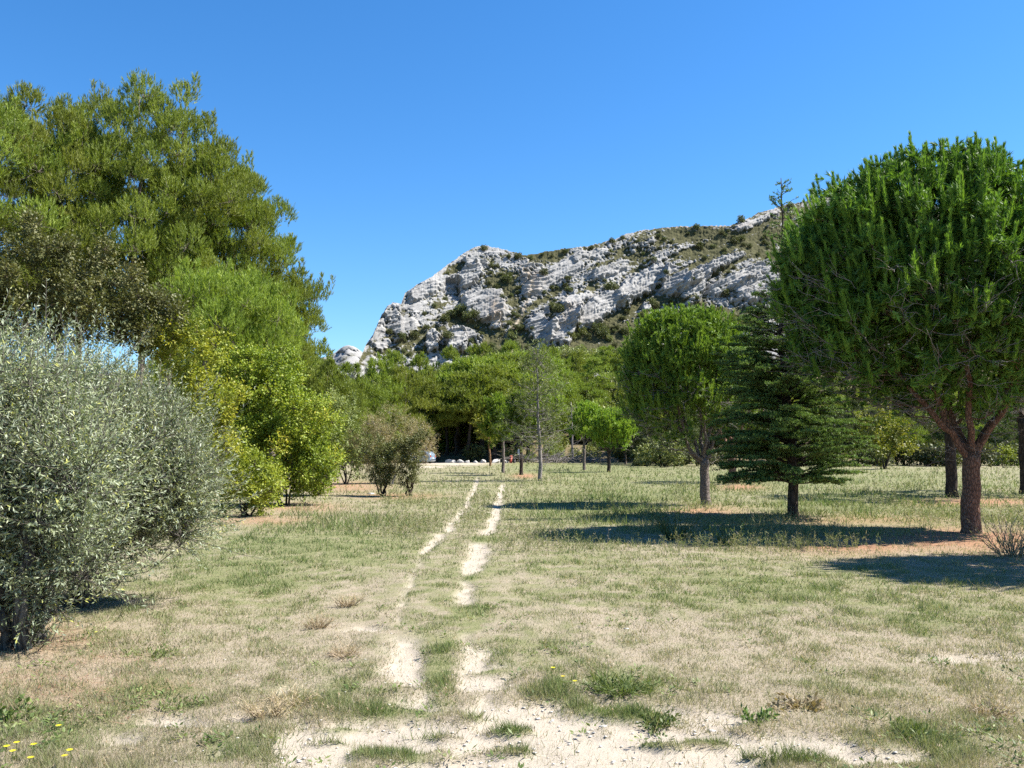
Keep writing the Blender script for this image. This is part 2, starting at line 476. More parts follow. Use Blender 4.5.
TURF = [(395, 712, 56, 6, .9), (385, 754, 46, 6, .9), (330, 742, 30, 3, .6), (340, 728, 26, 3, .6), (486, 540, 16, 3, .9), (474, 577, 14, 4, .7), (466, 618, 22, 14, .95), (440, 532, 10, 2, .4), (512, 730, 24, 4, .9), (515, 750, 30, 3.5, .6), (620, 716, 46, 6, 1), (575, 708, 20, 5, .7), (660, 742, 26, 3, .8), (700, 738, 24, 3, .9), (800, 757, 46, 4, .9), (745, 752, 24, 3, .6), (500, 672, 22, 3, .7), (440, 668, 16, 24, .8), (445, 700, 24, 5, .5), (555, 690, 30, 12, .6), (430, 735, 30, 3, .5), (915, 738, 40, 9, .8), (480, 715, 24, 3, .5)]
def masks(x, y, z):
    px, py = to_pix(x, y, z)
    py = np.where(y < 1.5, 1500, py)
    n1 = fbm(x / 1.3, y / 1.3, 5, 21, .6); n2 = fbm(x / .22, y / .3, 4, 31, .6); n3 = fbm(x / 6, y / 6, 3, 41)
    warp_x = px + 10 * perlin(x / .8, y / .8, 51) * np.clip(6 / np.maximum(y, 1), .15, 1.2)
    warp_y = py + 6 * perlin(x / .9, y / .9, 52) * np.clip(6 / np.maximum(y, 1), .1, 1.2)
    b = blob(warp_x, warp_y, BARE)
    for r, s in ((RUT_L, .74), (RUT_R, .84), (RUT_L2, .45), (RUT_R2, .72)):
        b = np.maximum(b, s * np.exp(-.75 * poly_dist(warp_x, warp_y, r) ** 2))
    tf = blob(warp_x, warp_y, TURF) * (1 + .5 * n2); b = b * (1 - np.clip(tf * 1.25, 0, 1))
    # patchy edge
    bare = sstep(.24, .80, b + .75 * n1 * sstep(.02, .2, b) + .62 * n2 * sstep(.03, .25, b) + .03)
    bare = np.where(y < 3.0, sstep(.1, .5, .5 + n1 + .4 * n2), bare)
    orange = np.clip(1.35 * blob(px, py, ORANGE) * (1 + .8 * n1) + .25 * n2 * blob(px, py, ORANGE), 0, 1)
    green = np.clip(np.maximum(blob(px, py, GREEN) * .8, tf) + .42 * n1 + .85 * n2 + .3 * n3 + .15 - .09 * sstep(620, 680, py) + .24 * (1 - sstep(540, 640, py)), 0, 1)
    return bare, orange, green, px, py

def build_ground():
    ys = [-9.0]
    while ys[-1] < 2200:
        y = ys[-1]
        ys.append(y + (.016 + .0045 * max(y - 2, 0) if 2 < y < 135 else (.25 if y <= 2 else .03 * y)))
    ys = np.array(ys)
    s = np.linspace(-1, 1, 620); s = .35 * s + .65 * s ** 3
    Y = np.repeat(ys[:, None], len(s), 1)
    X = s[None, :] * (22 + 1.7 * np.maximum(Y, 0))
    Z = ground_z(X, Y)
    bare, orange, green, px, py = masks(X, Y, Z)
    # micro relief: ruts sit a little lower, turf a little higher
    Z = Z - .035 * bare * (1 - sstep(30, 60, Y))
    nr, nc = Y.shape
    i = np.arange(nr - 1)[:, None] * nc; j = np.arange(nc - 1)[None, :]
    Q = np.stack([i + j, i + j + 1, i + nc + j + 1, i + nc + j], -1).reshape(-1, 4)
    g = Geo(); g.add(np.stack([X, Y, Z], -1).reshape(-1, 3), Q=Q)
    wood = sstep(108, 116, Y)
    m, n, l, out = new_mat("meadow ground")
    fine = noise(n, l, 55, 6, .75); mid = noise(n, l, 7, 5, .6); big = noise(n, l, .7, 4, .55)
    turf = ramp(n, l, math_(n, l, 'ADD', math_(n, l, 'MULTIPLY', attr(n, "green"), .85), math_(n, l, 'MULTIPLY', math_(n, l, 'SUBTRACT', fine, .5), 1.5), True),
                [(0, (.40, .335, .255)), (.3, (.31, .275, .185)), (.65, (.215, .225, .10)), (1, (.13, .16, .055))])
    turf = mixc(n, l, math_(n, l, 'MULTIPLY', mid, .45), turf, (.25, .215, .145))
    needl = mixc(n, l, fine, (.26, .135, .075), (.45, .275, .17))
    chalk = mixc(n, l, mid, (.40, .34, .265), (.55, .49, .40))
    chalk = mixc(n, l, math_(n, l, 'MULTIPLY', fine, .5), chalk, (.44, .385, .315))
    # scattered darker pebbles
    vo = n.new("ShaderNodeTexVoronoi"); vo.inputs["Scale"].default_value = 34
    tc = n.new("ShaderNodeTexCoord"); l.new(tc.outputs["Object"], vo.inputs["Vector"])
    peb = math_(n, l, 'MULTIPLY', math_(n, l, 'LESS_THAN', vo.outputs["Distance"], .22), math_(n, l, 'GREATER_THAN', big, .5))
    chalk = mixc(n, l, math_(n, l, 'MULTIPLY', peb, .5), chalk, (.36, .31, .26))
    c = mixc(n, l, attr(n, "orange"), turf, needl)
    c = mixc(n, l, math_(n, l, 'ADD', attr(n, "bare"), math_(n, l, 'MULTIPLY', math_(n, l, 'SUBTRACT', fine, .55), math_(n, l, 'MULTIPLY', attr(n, "bare"), .8)), True), c, chalk)
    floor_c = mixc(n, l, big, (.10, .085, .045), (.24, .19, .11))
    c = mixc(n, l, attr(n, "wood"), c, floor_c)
    p = n.new("ShaderNodeBsdfPrincipled"); p.inputs["Roughness"].default_value = .95; p.inputs["Specular IOR Level"].default_value = .08
    l.new(c, p.inputs["Base Color"])
    b = n.new("ShaderNodeBump"); b.inputs["Strength"].default_value = .55; b.inputs["Distance"].default_value = .03
    l.new(math_(n, l, 'ADD', fine, mid), b.inputs["Height"]); l.new(b.outputs[0], p.inputs["Normal"]); l.new(p.outputs[0], out.inputs[0])
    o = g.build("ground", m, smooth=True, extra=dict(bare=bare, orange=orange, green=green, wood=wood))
    tag(o, kind='structure')
build_ground()

# ------------------------------------------------------------------ the mountain
RIDGE = [(250, 420), (330, 408), (345, 392), (352, 374), (360, 359), (366, 345), (373, 336), (380, 318), (387, 307), (393, 303), (401, 304), (405, 293), (418, 284), (433, 276), (443, 268), (453, 261), (466, 252), (479, 246), (488, 246),
         (496, 248), (510, 251), (524, 255), (538, 253), (552, 250), (570, 248), (586, 246), (600, 243), (612, 240), (625, 235), (639, 231), (660, 228), (680, 226), (697, 226), (730, 226), (738, 222), (747, 219), (758, 213), (770, 210), (785, 205), (798, 203), (812, 199), (831, 196),
         (870, 196), (930, 205), (1000, 214), (1100, 232), (1300, 270), (1700, 380)]
# block: centre, half width, half height, tilt (deg), metres out of the slope
BLOCKS = [(484, 308, 24, 15, -8, 5.5), (432, 343, 7, 10, 0, 5), (457, 343, 11, 12, -5, 6.5), (475, 345, 8, 8, 0, 4), (562, 328, 14, 22, 22, 6), (470, 277, 14, 9, -30, 3.5), (452, 290, 9, 13, 0, -3.5),
          (424, 292, 18, 8, -24, 3.2), (392, 312, 8, 10, -10, 2.5), (540, 330, 16, 12, 38, 3.5), (595, 312, 30, 11, -32, 4.6), (640, 287, 30, 11, -30, 5.0), (671, 283, 14, 14, 10, 5), (690, 294, 11, 14, 10, 5.5),
          (700, 278, 34, 6, -30, 3.2), (722, 264, 26, 5, -28, 2.5), (740, 280, 40, 7, -24, 3.5), (760, 290, 30, 12, -10, 4), (610, 270, 22, 6, -22, 2.2), (555, 275, 40, 9, -30, 2.0), (575, 300, 20, 8, -34, 2.5), (476, 262, 14, 6, 0, 2.2),
          (404, 330, 16, 9, -30, 2.4), (380, 340, 10, 12, -50, 2.6), (625, 305, 6, 5, 0, 3), (645, 308, 5, 5, 0, 2.8), (690, 245, 22, 3, -14, 1.5), (755, 222, 26, 4, -26, 2), (495, 323, 5, 6, 0, 3.5), (470, 335, 12, 5, 20, 2),
          (660, 258, 24, 4, -22, 1.8), (640, 246, 18, 3.5, -18, 1.4), (590, 256, 22, 4, -14, 1.6), (830, 205, 20, 5, -10, 2)]
# scrub patches: centre, radii, tilt, weight
SCRUB = [(408, 338, 24, 8, -8, 1), (490, 341, 22, 16, 20, 1), (505, 290, 20, 14, 38, 1), (461, 321, 16, 9, 0, 1), (455, 268, 9, 3.5, -30, .9), (439, 306, 8, 4, 0, .8), (400, 313, 11, 4, 10, .8), (547, 256, 20, 6, -4, .9), (543, 300, 28, 3.2, -32, 1), (588, 289, 16, 4, -25, .9),
         (555, 313, 5, 11, 10, .9), (626, 311, 32, 5.5, -32, 1), (610, 338, 60, 16, -10, 1), (720, 243, 62, 14, 6, 1.15), (690, 252, 64, 8, -6, .8), (770, 236, 30, 12, 0, 1.0), (640, 248, 30, 5, -10, .7), (610, 266, 14, 4, 0, .8), (580, 246, 26, 3.5, -6, .6), (660, 240, 40, 7, -8, .75), (672, 302, 30, 6, 0, .9), (690, 268, 36, 2.5, -28, .9), (720, 272, 44, 2.6, -28, .9), (705, 318, 60, 12, 0, .9),
         (520, 345, 16, 14, 0, .9), (440, 330, 10, 4, 0, .7), (800, 240, 60, 30, 0, .8), (900, 280, 120, 60, 0, .7), (420, 352, 40, 6, 0, .55), (520, 315, 12, 8, -40, .8), (640, 268, 20, 3, -24, .7), (485, 262, 10, 3, 10, .6), (500, 270, 7, 4, 30, .7), (780, 225, 24, 4, -20, .6), (425, 272, 8, 3, -30, .6)]
PATHS = [[(521, 266, 1.2), (528, 276, 1.3), (532, 288, 1.5), (524, 308, 1.8), (515, 326, 1.9), (507, 335, 2), (512, 352, 2)]]

def tilted(px, py, cx, cy, rx, ry, deg):
    a = math.radians(deg); dx, dy = px - cx, py - cy
    return (dx * math.cos(a) + dy * math.sin(a)) / rx, (-dx * math.sin(a) + dy * math.cos(a)) / ry

rock_mat, n, l, out = new_mat("limestone cliff and garrigue")
geo_n = n.new("ShaderNodeTexCoord").outputs["Object"]
r1 = noise(n, l, .09, 6, .65, geo_n); r2 = noise(n, l, .7, 5, .65, geo_n); r3 = noise(n, l, 2.2, 4, .6, geo_n)
rockc = ramp(n, l, math_(n, l, 'ADD', math_(n, l, 'MULTIPLY', r1, .6), math_(n, l, 'MULTIPLY', r2, .5)), [(.33, (.20, .197, .19)), (.5, (.315, .308, .295)), (.7, (.44, .43, .41))])
rockc = mixc(n, l, math_(n, l, 'MULTIPLY', attr(n, "warm"), .7), rockc, (.44, .34, .24))
vo = n.new("ShaderNodeTexVoronoi"); vo.feature = 'DISTANCE_TO_EDGE'; vo.inputs["Scale"].default_value = .55; l.new(geo_n, vo.inputs["Vector"])
scr = ramp(n, l, math_(n, l, 'ADD', math_(n, l, 'MULTIPLY', r3, .6), math_(n, l, 'MULTIPLY', r2, .45)), [(.35, (.045, .047, .022)), (.55, (.09, .088, .042)), (.75, (.16, .145, .08))])
msk = math_(n, l, 'ADD', attr(n, "rock"), math_(n, l, 'MULTIPLY', math_(n, l, 'SUBTRACT', r3, .5), .9))
msk = ramp(n, l, msk, [(.42, (0, 0, 0)), (.58, (1, 1, 1))])
c = mixc(n, l, msk, scr, rockc)
c = mixc(n, l, attr(n, "path"), c, (.44, .37, .28))
p = n.new("ShaderNodeBsdfPrincipled"); p.inputs["Roughness"].default_value = .95; p.inputs["Specular IOR Level"].default_value = .08
l.new(c, p.inputs["Base Color"])
b = n.new("ShaderNodeBump"); b.inputs["Strength"].default_value = .5; b.inputs["Distance"].default_value = .25
hgt = math_(n, l, 'ADD', math_(n, l, 'ADD', r2, r3), math_(n, l, 'MULTIPLY', vo.outputs["Distance"], 1.2, True))
l.new(hgt, b.inputs["Height"]); l.new(b.outputs[0], p.inputs["Normal"]); l.new(p.outputs[0], out.inputs[0])

MT = {}
def build_mountain():
    nu, nv = 1150, 330
    u = np.concatenate([np.linspace(250, 340, 40, endpoint=False), np.linspace(340, 860, 960, endpoint=False), np.linspace(860, 1700, nu - 1000)])
    ridge = np.interp(u, [a for a, _ in RIDGE], [b_ for _, b_ in RIDGE]) + 1.6 * fbm(u / 9, u * 0, 4, 5) + .8 * perlin(u / 2.2, u * 0 + 3, 6)
    base = 412.0
    v = np.linspace(0, 1, nv) ** .9
    PY = base + (ridge[None, :] - base) * v[:, None]
    PX = np.repeat(u[None, :], nv, 0)
    e = (447 - ridge) / 880
    D0, z0, sl = 285.0, 22.0, .84
    Dr = np.maximum((sl * D0 - z0) / (sl - e), D0 + 4)
    vv = (base - PY) / np.maximum(base - ridge[None, :], 1)
    D = D0 + (Dr[None, :] - D0) * vv
    kx, kz = pix_dir(PX, PY)
    X, Y, Z = kx * D, D.copy(), CAM[2] + kz * D
    # masks in the surface's own coordinates (metres): a along the beds, b_ across them
    S = Z * 1.35
    th = math.radians(31)
    a = X * math.cos(th) + S * math.sin(th); b_ = -X * math.sin(th) + S * math.cos(th)
    wob = 3.0 * fbm(X / 30, S / 30, 3, 71)
    scrub = np.zeros_like(X)
    for (cx, cy, rx, ry, dg, wgt) in SCRUB:
        q1, q2 = tilted(PX, PY, cx, cy, rx, ry, dg)
        scrub = np.maximum(scrub, wgt * np.exp(-.7 * (q1 ** 2 + q2 ** 2) ** 1.3))
    # displacement out of the slope
    d = np.zeros_like(X)
    wx = PX + 2.6 * perlin(X / 3, S / 3, 81) + 1.3 * perlin(X / 1.1, S / 1.1, 82); wy = PY + 2.6 * perlin(X / 3, S / 3, 83) + 1.3 * perlin(X / 1.1, S / 1.1, 84)
    blk = np.zeros_like(X)
    for (cx, cy, rx, ry, dg, hh) in BLOCKS:
        q1, q2 = tilted(wx, wy, cx, cy, rx * 1.05, ry * 1.05, dg)
        q = np.maximum(np.abs(q1), np.abs(q2)) * .55 + np.hypot(q1, q2) * .45
        f = 1 - sstep(.72, 1.02, q)
        d += 1.25 * hh * f * (.75 + .25 * np.clip(-q2, -1, 1)); blk = np.maximum(blk, f * (hh > 0))
    patch = fbm(X / 11, S / 11, 4, 91, .6) + .5 * fbm(a / 16, b_ / 2.6, 3, 95)
    ph0 = (b_ + wob) / 5.2; ledge = np.exp(-(((ph0 - np.floor(ph0)) - .93) / .09) ** 2)
    fleck = fbm(X / 2.6 + .4 * a, S / 1.6, 3, 164)
    rock = np.clip(.72 - .74 * scrub + .85 * fleck + .55 * patch + .42 * blk - .42 * ledge * np.clip(.5 + 2 * fbm(X / 14, S / 14, 2, 163), 0, 1), 0, 1)
    # beds: stepped ledges along the dip
    ph = (b_ + wob) / 5.2
    saw = ph - np.floor(ph)
    led = np.minimum(saw / .82, (1 - saw) / .18)
    led_amp = np.clip(fbm(a / 22, b_ / 9, 3, 101) * 2.2 + .55, .1, 1.4)
    ph2 = (b_ + wob * .7) / 1.9 + 3 * perlin(a / 20, b_ / 20, 104); saw2 = ph2 - np.floor(ph2)
    led2 = np.minimum(saw2 / .8, (1 - saw2) / .2)
    f1, f2, idc = worley(a / 15.0, b_ / 3.6, 111); crack = np.exp(-(f2 - f1) * 9)
    g1, g2, idg = worley(a / 4.0, b_ / 1.3, 112); crack2 = np.exp(-(g2 - g1) * 8)
    rough = 3.0 * led * led_amp + .7 * led2 + 1.7 * (idc - .5) + .35 * (idg - .5) - .6 * crack * np.clip(.4 + 2 * fbm(X / 9, S / 9, 2, 161), 0, 1) - .3 * crack2 + .5 * fbm(X / 3.5, S / 3.5, 4, 162)
    # vertical flutes on the walls
    fl = np.abs(perlin(X / 1.8, S / 14, 121)); d += np.maximum(blob(PX, PY, [(650, 285, 60, 20, 1), (600, 310, 30, 14, .8), (457, 343, 30, 14, .6), (735, 285, 50, 20, .6)]), .0) * blk * (-.75 * np.clip(.6 + 1.6 * perlin(X / 6, S / 6, 165), 0, 1.4) * np.exp(-fl * 9))
    rough = rough * .56 + .35 * led2
    rk = sstep(.35, .75, rock)
    edge_fade = sstep(0, .05, 1 - vv) * .75 + .25
    edge_fade = edge_fade * sstep(345, 400, PX) + .35 * (1 - sstep(345, 400, PX))
    d = d * edge_fade + (rk * rough + (1 - rk) * (.9 * fbm(X / 2.2, S / 2.2, 4, 131) + .35 * np.abs(perlin(X / .8, S / .8, 133)))) * edge_fade
    d += 3.2 * fbm(X / 26, S / 26, 3, 141) * edge_fade
    Y2 = Y - d * .82; Z2 = Z + d * .22
    X2 = X + d * .10
    pth = np.zeros_like(X)
    for pl in PATHS: pth = np.maximum(pth, np.exp(-1.2 * poly_dist(PX + 1.2 * perlin(X / 2, S / 2, 151), PY, pl) ** 2))
    pth = np.clip(pth * (1.1 + 1.2 * perlin(X / 1.5, S / 1.5, 152)), 0, 1)
    warm = np.clip(blob(PX, PY, [(495, 316, 8, 10, .8), (565, 320, 6, 14, .5), (740, 212, 30, 3, .5), (690, 227, 50, 2.4, .8), (532, 280, 12, 14, .4), (600, 325, 20, 6, .3)]) * (1 + 1.5 * perlin(X / 2, S / 2, 153)), 0, 1)
    rows_X, rows_Y, rows_Z = [X2], [Y2], [Z2]; extra_rows = 6
    for k in range(1, extra_rows + 1):
        rows_X.append(X2[-1:] + 0 * k); rows_Y.append(Y2[-1:] + k * 14.0); rows_Z.append(np.maximum(Z2[-1:] - k * k * 1.6 - .4 * k, -2))
    XX, YY, ZZ = np.vstack(rows_X), np.vstack(rows_Y), np.vstack(rows_Z)
    pad = lambda m_: np.vstack([m_] + [m_[-1:]] * extra_rows)
    nr, nc = XX.shape
    i = np.arange(nr - 1)[:, None] * nc; j = np.arange(nc - 1)[None, :]
    Q = np.stack([i + j, i + j + 1, i + nc + j + 1, i + nc + j], -1).reshape(-1, 4)
    g = Geo(); g.add(np.stack([XX, YY, ZZ], -1).reshape(-1, 3), Q=Q)
    o = g.build("mountain", rock_mat, smooth=False, extra=dict(rock=pad(rock), path=pad(pth), warm=pad(warm)))
    tag(o, kind='structure')
    MT.update(X=X2, Y=Y2, Z=Z2, PX=PX, PY=PY, rock=rock, u=u, ridge=ridge, base=base, v=v)
build_mountain()

def on_mountain(px, py):
    j = int(np.argmin(np.abs(MT['u'] - px))); i = int(np.argmin(np.abs(MT['PY'][:, j] - py)))
    return np.array([MT['X'][i, j], MT['Y'][i, j], MT['Z'][i, j]]), MT['rock'][i, j]

def build_far_hill():
    u = np.linspace(-400, 420, 300)
    ridge = np.interp(u, [-400, 0, 150, 250, 310, 335, 345, 354, 362, 380, 420], [376, 374, 372, 368, 364, 352, 345, 346, 352, 372, 420]) + 1.5 * fbm(u / 7, u * 0, 4, 205)
    nv = 80; v = np.linspace(0, 1, nv)
    PY = 425 + (ridge[None] - 425) * v[:, None]; PX = np.repeat(u[None], nv, 0)
    D = 520 + 110 * v[:, None] + 0 * PX
    kx, kz = pix_dir(PX, PY); X = kx * D; Z = CAM[2] + kz * D
    f1, f2, idc = worley(X / 7, Z / 5, 211)
    d = 4 * (idc - .5) - 3 * np.exp(-(f2 - f1) * 8) + 2 * fbm(X / 6, Z / 6, 3, 212)
    Y = D - d
    rock = np.clip(.7 + .6 * fbm(X / 14, Z / 10, 4, 213), 0, 1)
    XX = np.vstack([X, X[-1:]]); YY = np.vstack([Y, Y[-1:] + 80]); ZZ = np.vstack([Z, Z[-1:] * 0 - 2]); rock = np.vstack([rock, rock[-1:]])
    nr, nc = XX.shape
    i = np.arange(nr - 1)[:, None] * nc; j = np.arange(nc - 1)[None, :]
    Q = np.stack([i + j, i + j + 1, i + nc + j + 1, i + nc + j], -1).reshape(-1, 4)
    g = Geo(); g.add(np.stack([XX, YY, ZZ], -1).reshape(-1, 3), Q=Q)
    tag(g.build("hill", rock_mat, extra=dict(rock=rock, path=rock * 0, warm=rock * 0)), kind='structure')
build_far_hill()

# ------------------------------------------------------------------ trees
def aleppo_meshes(h, lobes, rad, rng, tufts=80, m=14, NL=.13, NW=.016, SL=.16, trunk_r=.17, mat='aleppo', bark='bark_grey', lean=(0, 0), sides=7, tone=.5, zlo=-.35, bare=True, alpha=.75, shape=(1, 1, .8), leaders=0):
    """loose Mediterranean pine: trunk mesh, crown mesh (local coordinates)"""
    tg, cg = Geo(), Geo()
    sk = Skeleton(tg)
    top = np.array([lean[0], lean[1], h * .95])
    pts = wiggle((0, 0, -.25), top, 16, .035 * h, rng, (lean[0] * .2, lean[1] * .2, h * .5))
    rr = np.linspace(trunk_r, .02, 16); rr[0] *= 1.5; rr[1] *= 1.12
    sk.limb(pts, rr, sides)
    zmin = min(L[2] for L in lobes) * .75
    order = sorted(range(len(lobes)), key=lambda i: math.hypot(lobes[i][0], lobes[i][1]))
    for i in order: sk.reach(np.array(lobes[i]), rng, .008, .011, .3, zmin=min(zmin, h * .5), sides=4)
    for i, c in enumerate(lobes):
        r = rad[i] if hasattr(rad, '__len__') else rad * rng.uniform(.7, 1.25)
        k = int(tufts * (r / np.mean(rad)) ** 1.6)
        q = rand_dirs(k, rng, zlo)
        sq = np.asarray(shape)
        P = np.asarray(c) + q * sq * r * rng.uniform(.35, 1.0, (k, 1)) ** .6
        D = unit(q * .5 + np.array([0, 0, 1.0]) + rng.normal(0, .28, (k, 3)))
        lt = tone + rng.normal(0, .1)
        brush(cg, P, D, SL * rng.uniform(.7, 1.5, k), m, NL, NW, alpha, rng, np.clip(lt + rng.normal(0, .12, k), 0, 1), out=q + np.array([0, 0, .35]))
        if bare:
            for q_ in q[: max(2, k // 18)]:
                tube(tg, wiggle(c, np.asarray(c) + q_ * sq * r * .85, 4, .05, rng), np.linspace(.008, .003, 4), 3, .8)
    hi = sorted(range(len(lobes)), key=lambda i: -lobes[i][2] - .35 * math.hypot(lobes[i][0], lobes[i][1]))[:leaders]
    for i in hi:        # leading shoots standing clear of the crown
        c = np.asarray(lobes[i]); L = rng.uniform(.6, 1.3)
        for j in range(rng.integers(1, 4)):
            b0 = c + np.array([rng.normal(0, .35), rng.normal(0, .35), .1]); tip = b0 + np.array([rng.normal(0, .14), rng.normal(0, .14), L * rng.uniform(.6, 1.1)])
            tube(tg, wiggle(b0, tip, 4, .04, rng), np.linspace(.012, .004, 4), 4, .6)
            k = 26; tt = rng.uniform(.1, 1.0, (k, 1)); dq = unit(rng.normal(size=(k, 3)) * np.array([1, 1, .3]))
            P = b0 + (tip - b0) * tt + dq * .13 * (1.25 - tt); brush(cg, P, unit(dq * .5 + np.array([0, 0, 1.0])), SL * .8, m, NL, NW, alpha, rng, np.clip(tone + rng.normal(.1, .1, k), 0, 1), out=dq)
    return tg, cg

def column_lobes(n, h0, h1, prof, rng, cx=0, cy=0):
    """lobe centres in a crown whose radius at relative height t is prof(t)"""
    out = np.zeros((0, 3))
    while len(out) < n:
        t = rng.random(12) ; r = np.array([prof(tt) for tt in t])
        keep = rng.random(12) < (r / max(r.max(), 1e-6))
        t, r = t[keep], r[keep]
        if not len(t): continue
        a = rng.random(len(t)) * 2 * math.pi; q = rng.random(len(t)) ** .45 * r
        p = np.stack([cx + np.cos(a) * q, cy + np.sin(a) * q, h0 + (h1 - h0) * t], -1)
        if len(out):
            d = np.linalg.norm((out[None] - p[:, None]), axis=2).min(1); p = p[[int(np.argmax(d))]]
        else: p = p[:1]
        out = np.vstack([out, p])
    return [tuple(x) for x in out]

# --- tall pines on the left
prof_pine = lambda t: .55 + .75 * math.sin(math.pi * min(1, .25 + t * .72)) if t < .9 else .75 * (1 - t) / .1 * .9 + .2
LEFT = [  # px, D, top row, crown bottom row, radius (m), lobes, label, lean
    (-70, 33, 60, 300, 3.6, 60, None, 0),
    (18, 35, 92, 330, 2.5, 60, 'tall pine at the left edge with a thin pale trunk showing below its crown', 0),
    (128, 37, 76, 335, 2.5, 66, 'tallest green pine on the left, with the highest shaggy top', 0),
    (200, 39, 122, 335, 2.3, 60, 'tall pine with a pointed top just right of the tallest pine', .2),
    (232, 41, 168, 345, 2.0, 52, 'pine leaning to the right beside open sky', .5),
    (272, 44, 258, 372, 1.5, 34, 'low open pine at the right end of the left grove', .6),
    (216, 33, 268, 366, 2.1, 40, 'low bright pine bough mass above the yellow green bush', .3),
    (58, 36, 100, 320, 1.5, 30, 'narrow pine peak between the left edge pine and the tallest pine', 0),
    (170, 38, 84, 300, 1.5, 32, 'narrow pine peak close to the right side of the tallest pine', 0),
    (80, 42, 98, 330, 3.2, 60, 'pine standing behind and between the two tallest left pines', 0)]
for k, (px, D, top, bot, R, nl, lab, lean) in enumerate(LEFT):
    rng = np.random.default_rng(300 + k)
    p = at(px, 470, D); gz = float(ground_z(p[0], p[1]))
    h = at(px, top, D)[2] - gz; hb = at(px, bot, D)[2] - gz
    lob = column_lobes(nl, hb + .4, h - .55, lambda t: R * prof_pine(t) * (.7 if t > .8 else .95), rng, lean * .6, 0)
    tgeo, cgeo = aleppo_meshes(h, lob, .66 + .05 * R, rng, tufts=170, m=17, NL=.15, NW=.022, SL=.24, trunk_r=.2, lean=(lean, 0), tone=.48 + .14 * rng.random(), shape=(.92, .92, .98), alpha=.6, zlo=-.3, leaders=14)
    t = thing('pine_tree', lab or 'tall pine standing just outside the left edge of the view', 'tree', (p[0], p[1], gz), group='tall pines of the left grove')
    tgeo.build('trunk', M['bark_grey'], t, True); cgeo.build('crown', M['aleppo'], t)

# --- broad-leaved bushes and trees
def bushy(name, label, cat, group, px, base_row, D, blobs, mat, bark, rng_seed, leaf=(.07, .045), per=420, twig=True, up=.35, tone=.5, stems=5, stem_r=.035, lobe_r=.42, lobes_per=10):
    """blobs: (px, py, radius px, depth shift) ellipsoids the lobes fill"""
    rng = np.random.default_rng(rng_seed)
    if D is None: base = ground_at(px, base_row)
    else:
        base = at(px, base_row, D); base[2] = float(ground_z(base[0], base[1]))
    D = base[1]
    tg, cg = Geo(), Geo(); sk = Skeleton(tg)
    lobs = []
    for (bx, by, rp, ds) in blobs:
        c = at(bx, by, D + ds) - base; r = rp / 880 * (D + ds)
        nn = max(3, int(lobes_per * (r / .8) ** 1.6))
        for q in shell(nn, c, (r * .86, r * .86, r * .86), rng, .35, -1, 8): 
            if q[2] > .12: lobs.append(q)
    for s in range(stems):
        a = rng.random() * 6.28; tgt = lobs[rng.integers(len(lobs))] * .55; tgt[2] = max(tgt[2], .4)
        if stems == 1: tgt = np.mean(lobs, axis=0) * np.array([.3, .3, .8])
        o0 = np.array([math.cos(a), math.sin(a), 0]) * rng.uniform(.02, .16)
        sk.limb(wiggle(o0 + (0, 0, -.1), tgt, 8, .1, rng), np.linspace(stem_r, stem_r * .45, 8), 6)
    for c in sorted(lobs, key=lambda q: q[2]): sk.reach(c, rng, .004, .012, .25, amp=.12, sides=4)
    for c in lobs:
        r = lobe_r * rng.uniform(.7, 1.3); k = int(per * (r / lobe_r) ** 1.5); ns = max(6, k // 12)
        q = rand_dirs(ns, rng); tip = c + q * r * rng.uniform(.6, 1.05, (ns, 1)) + np.array([0, 0, .08])
        tt = rng.uniform(.35, 1.0, (ns, 12))
        P = (c + (tip - c)[:, None, :] * tt[..., None]).reshape(-1, 3) + rng.normal(0, .035, (ns * 12, 3))
        Dv = unit(np.repeat(unit(tip - c), 12, 0) * .8 + rng.normal(0, .6, (ns * 12, 3)) + np.array([0, 0, .1]))
        n_ = len(P)
        V, Q = leaves(P, Dv, leaf[0] * rng.uniform(.6, 1.3, n_), leaf[1] * rng.uniform(.7, 1.2, n_), rng, up, out=np.repeat(unit(tip - c), 12, 0) + np.array([0, 0, .35]))
        tn = np.clip(tone + rng.normal(0, .12) + rng.normal(0, .16, n_), 0, 1)
        cg.add(V, Q=Q, tint=np.repeat(tn, 4))
        if twig:
            for q_ in tip[: max(3, ns // 5)]: tube(tg, wiggle(c, q_, 4, .05, rng), np.linspace(.006, .002, 4), 3, .7)
    t = thing(name, label, cat, base, group=group)
    tg.build('trunk', M[bark], t, True); cg.build('crown', M[mat], t)
    return t

bushy('oak_tree', 'dull olive brown oak between the tall pines and the grey olive', 'tree', None, 60, 500, 19, [(20, 285, 75, 0), (95, 300, 62, .5), (-50, 300, 80, 0), (145, 318, 34, .8)], 'dusky', 'bark_dark', 401, (.07, .045), 640, tone=.5, lobes_per=12, stem_r=.07)
bushy('golden_bush', 'golden green tree top rising behind the olive', 'tree', None, 190, 500, 20, [(192, 356, 34, 0), (165, 348, 20, .3), (205, 400, 40, 0), (190, 440, 44, 0)], 'golden', 'bark_dark', 402, (.075, .05), 380, lobes_per=12)
bushy('bush', 'large yellow green bush standing right of the olive', 'bush', None, 285, 505, None, [(262, 402, 52, .3), (300, 430, 42, 0), (240, 378, 32, .6), (275, 462, 48, -.2), (312, 470, 28, 0), (225, 420, 36, .5), (275, 375, 34, .8)], 'oak', 'bark_dark', 403, (.075, .05), 460, lobes_per=13, tone=.5)
bushy('bush', 'low yellow bush at the foot of the large green bush', 'bush', None, 247, 516, None, [(248, 478, 30, 0), (236, 455, 22, .2), (262, 492, 20, -.1), (232, 496, 18, 0)], 'golden', 'bark_dark', 404, (.065, .045), 380, lobes_per=13, tone=.42)
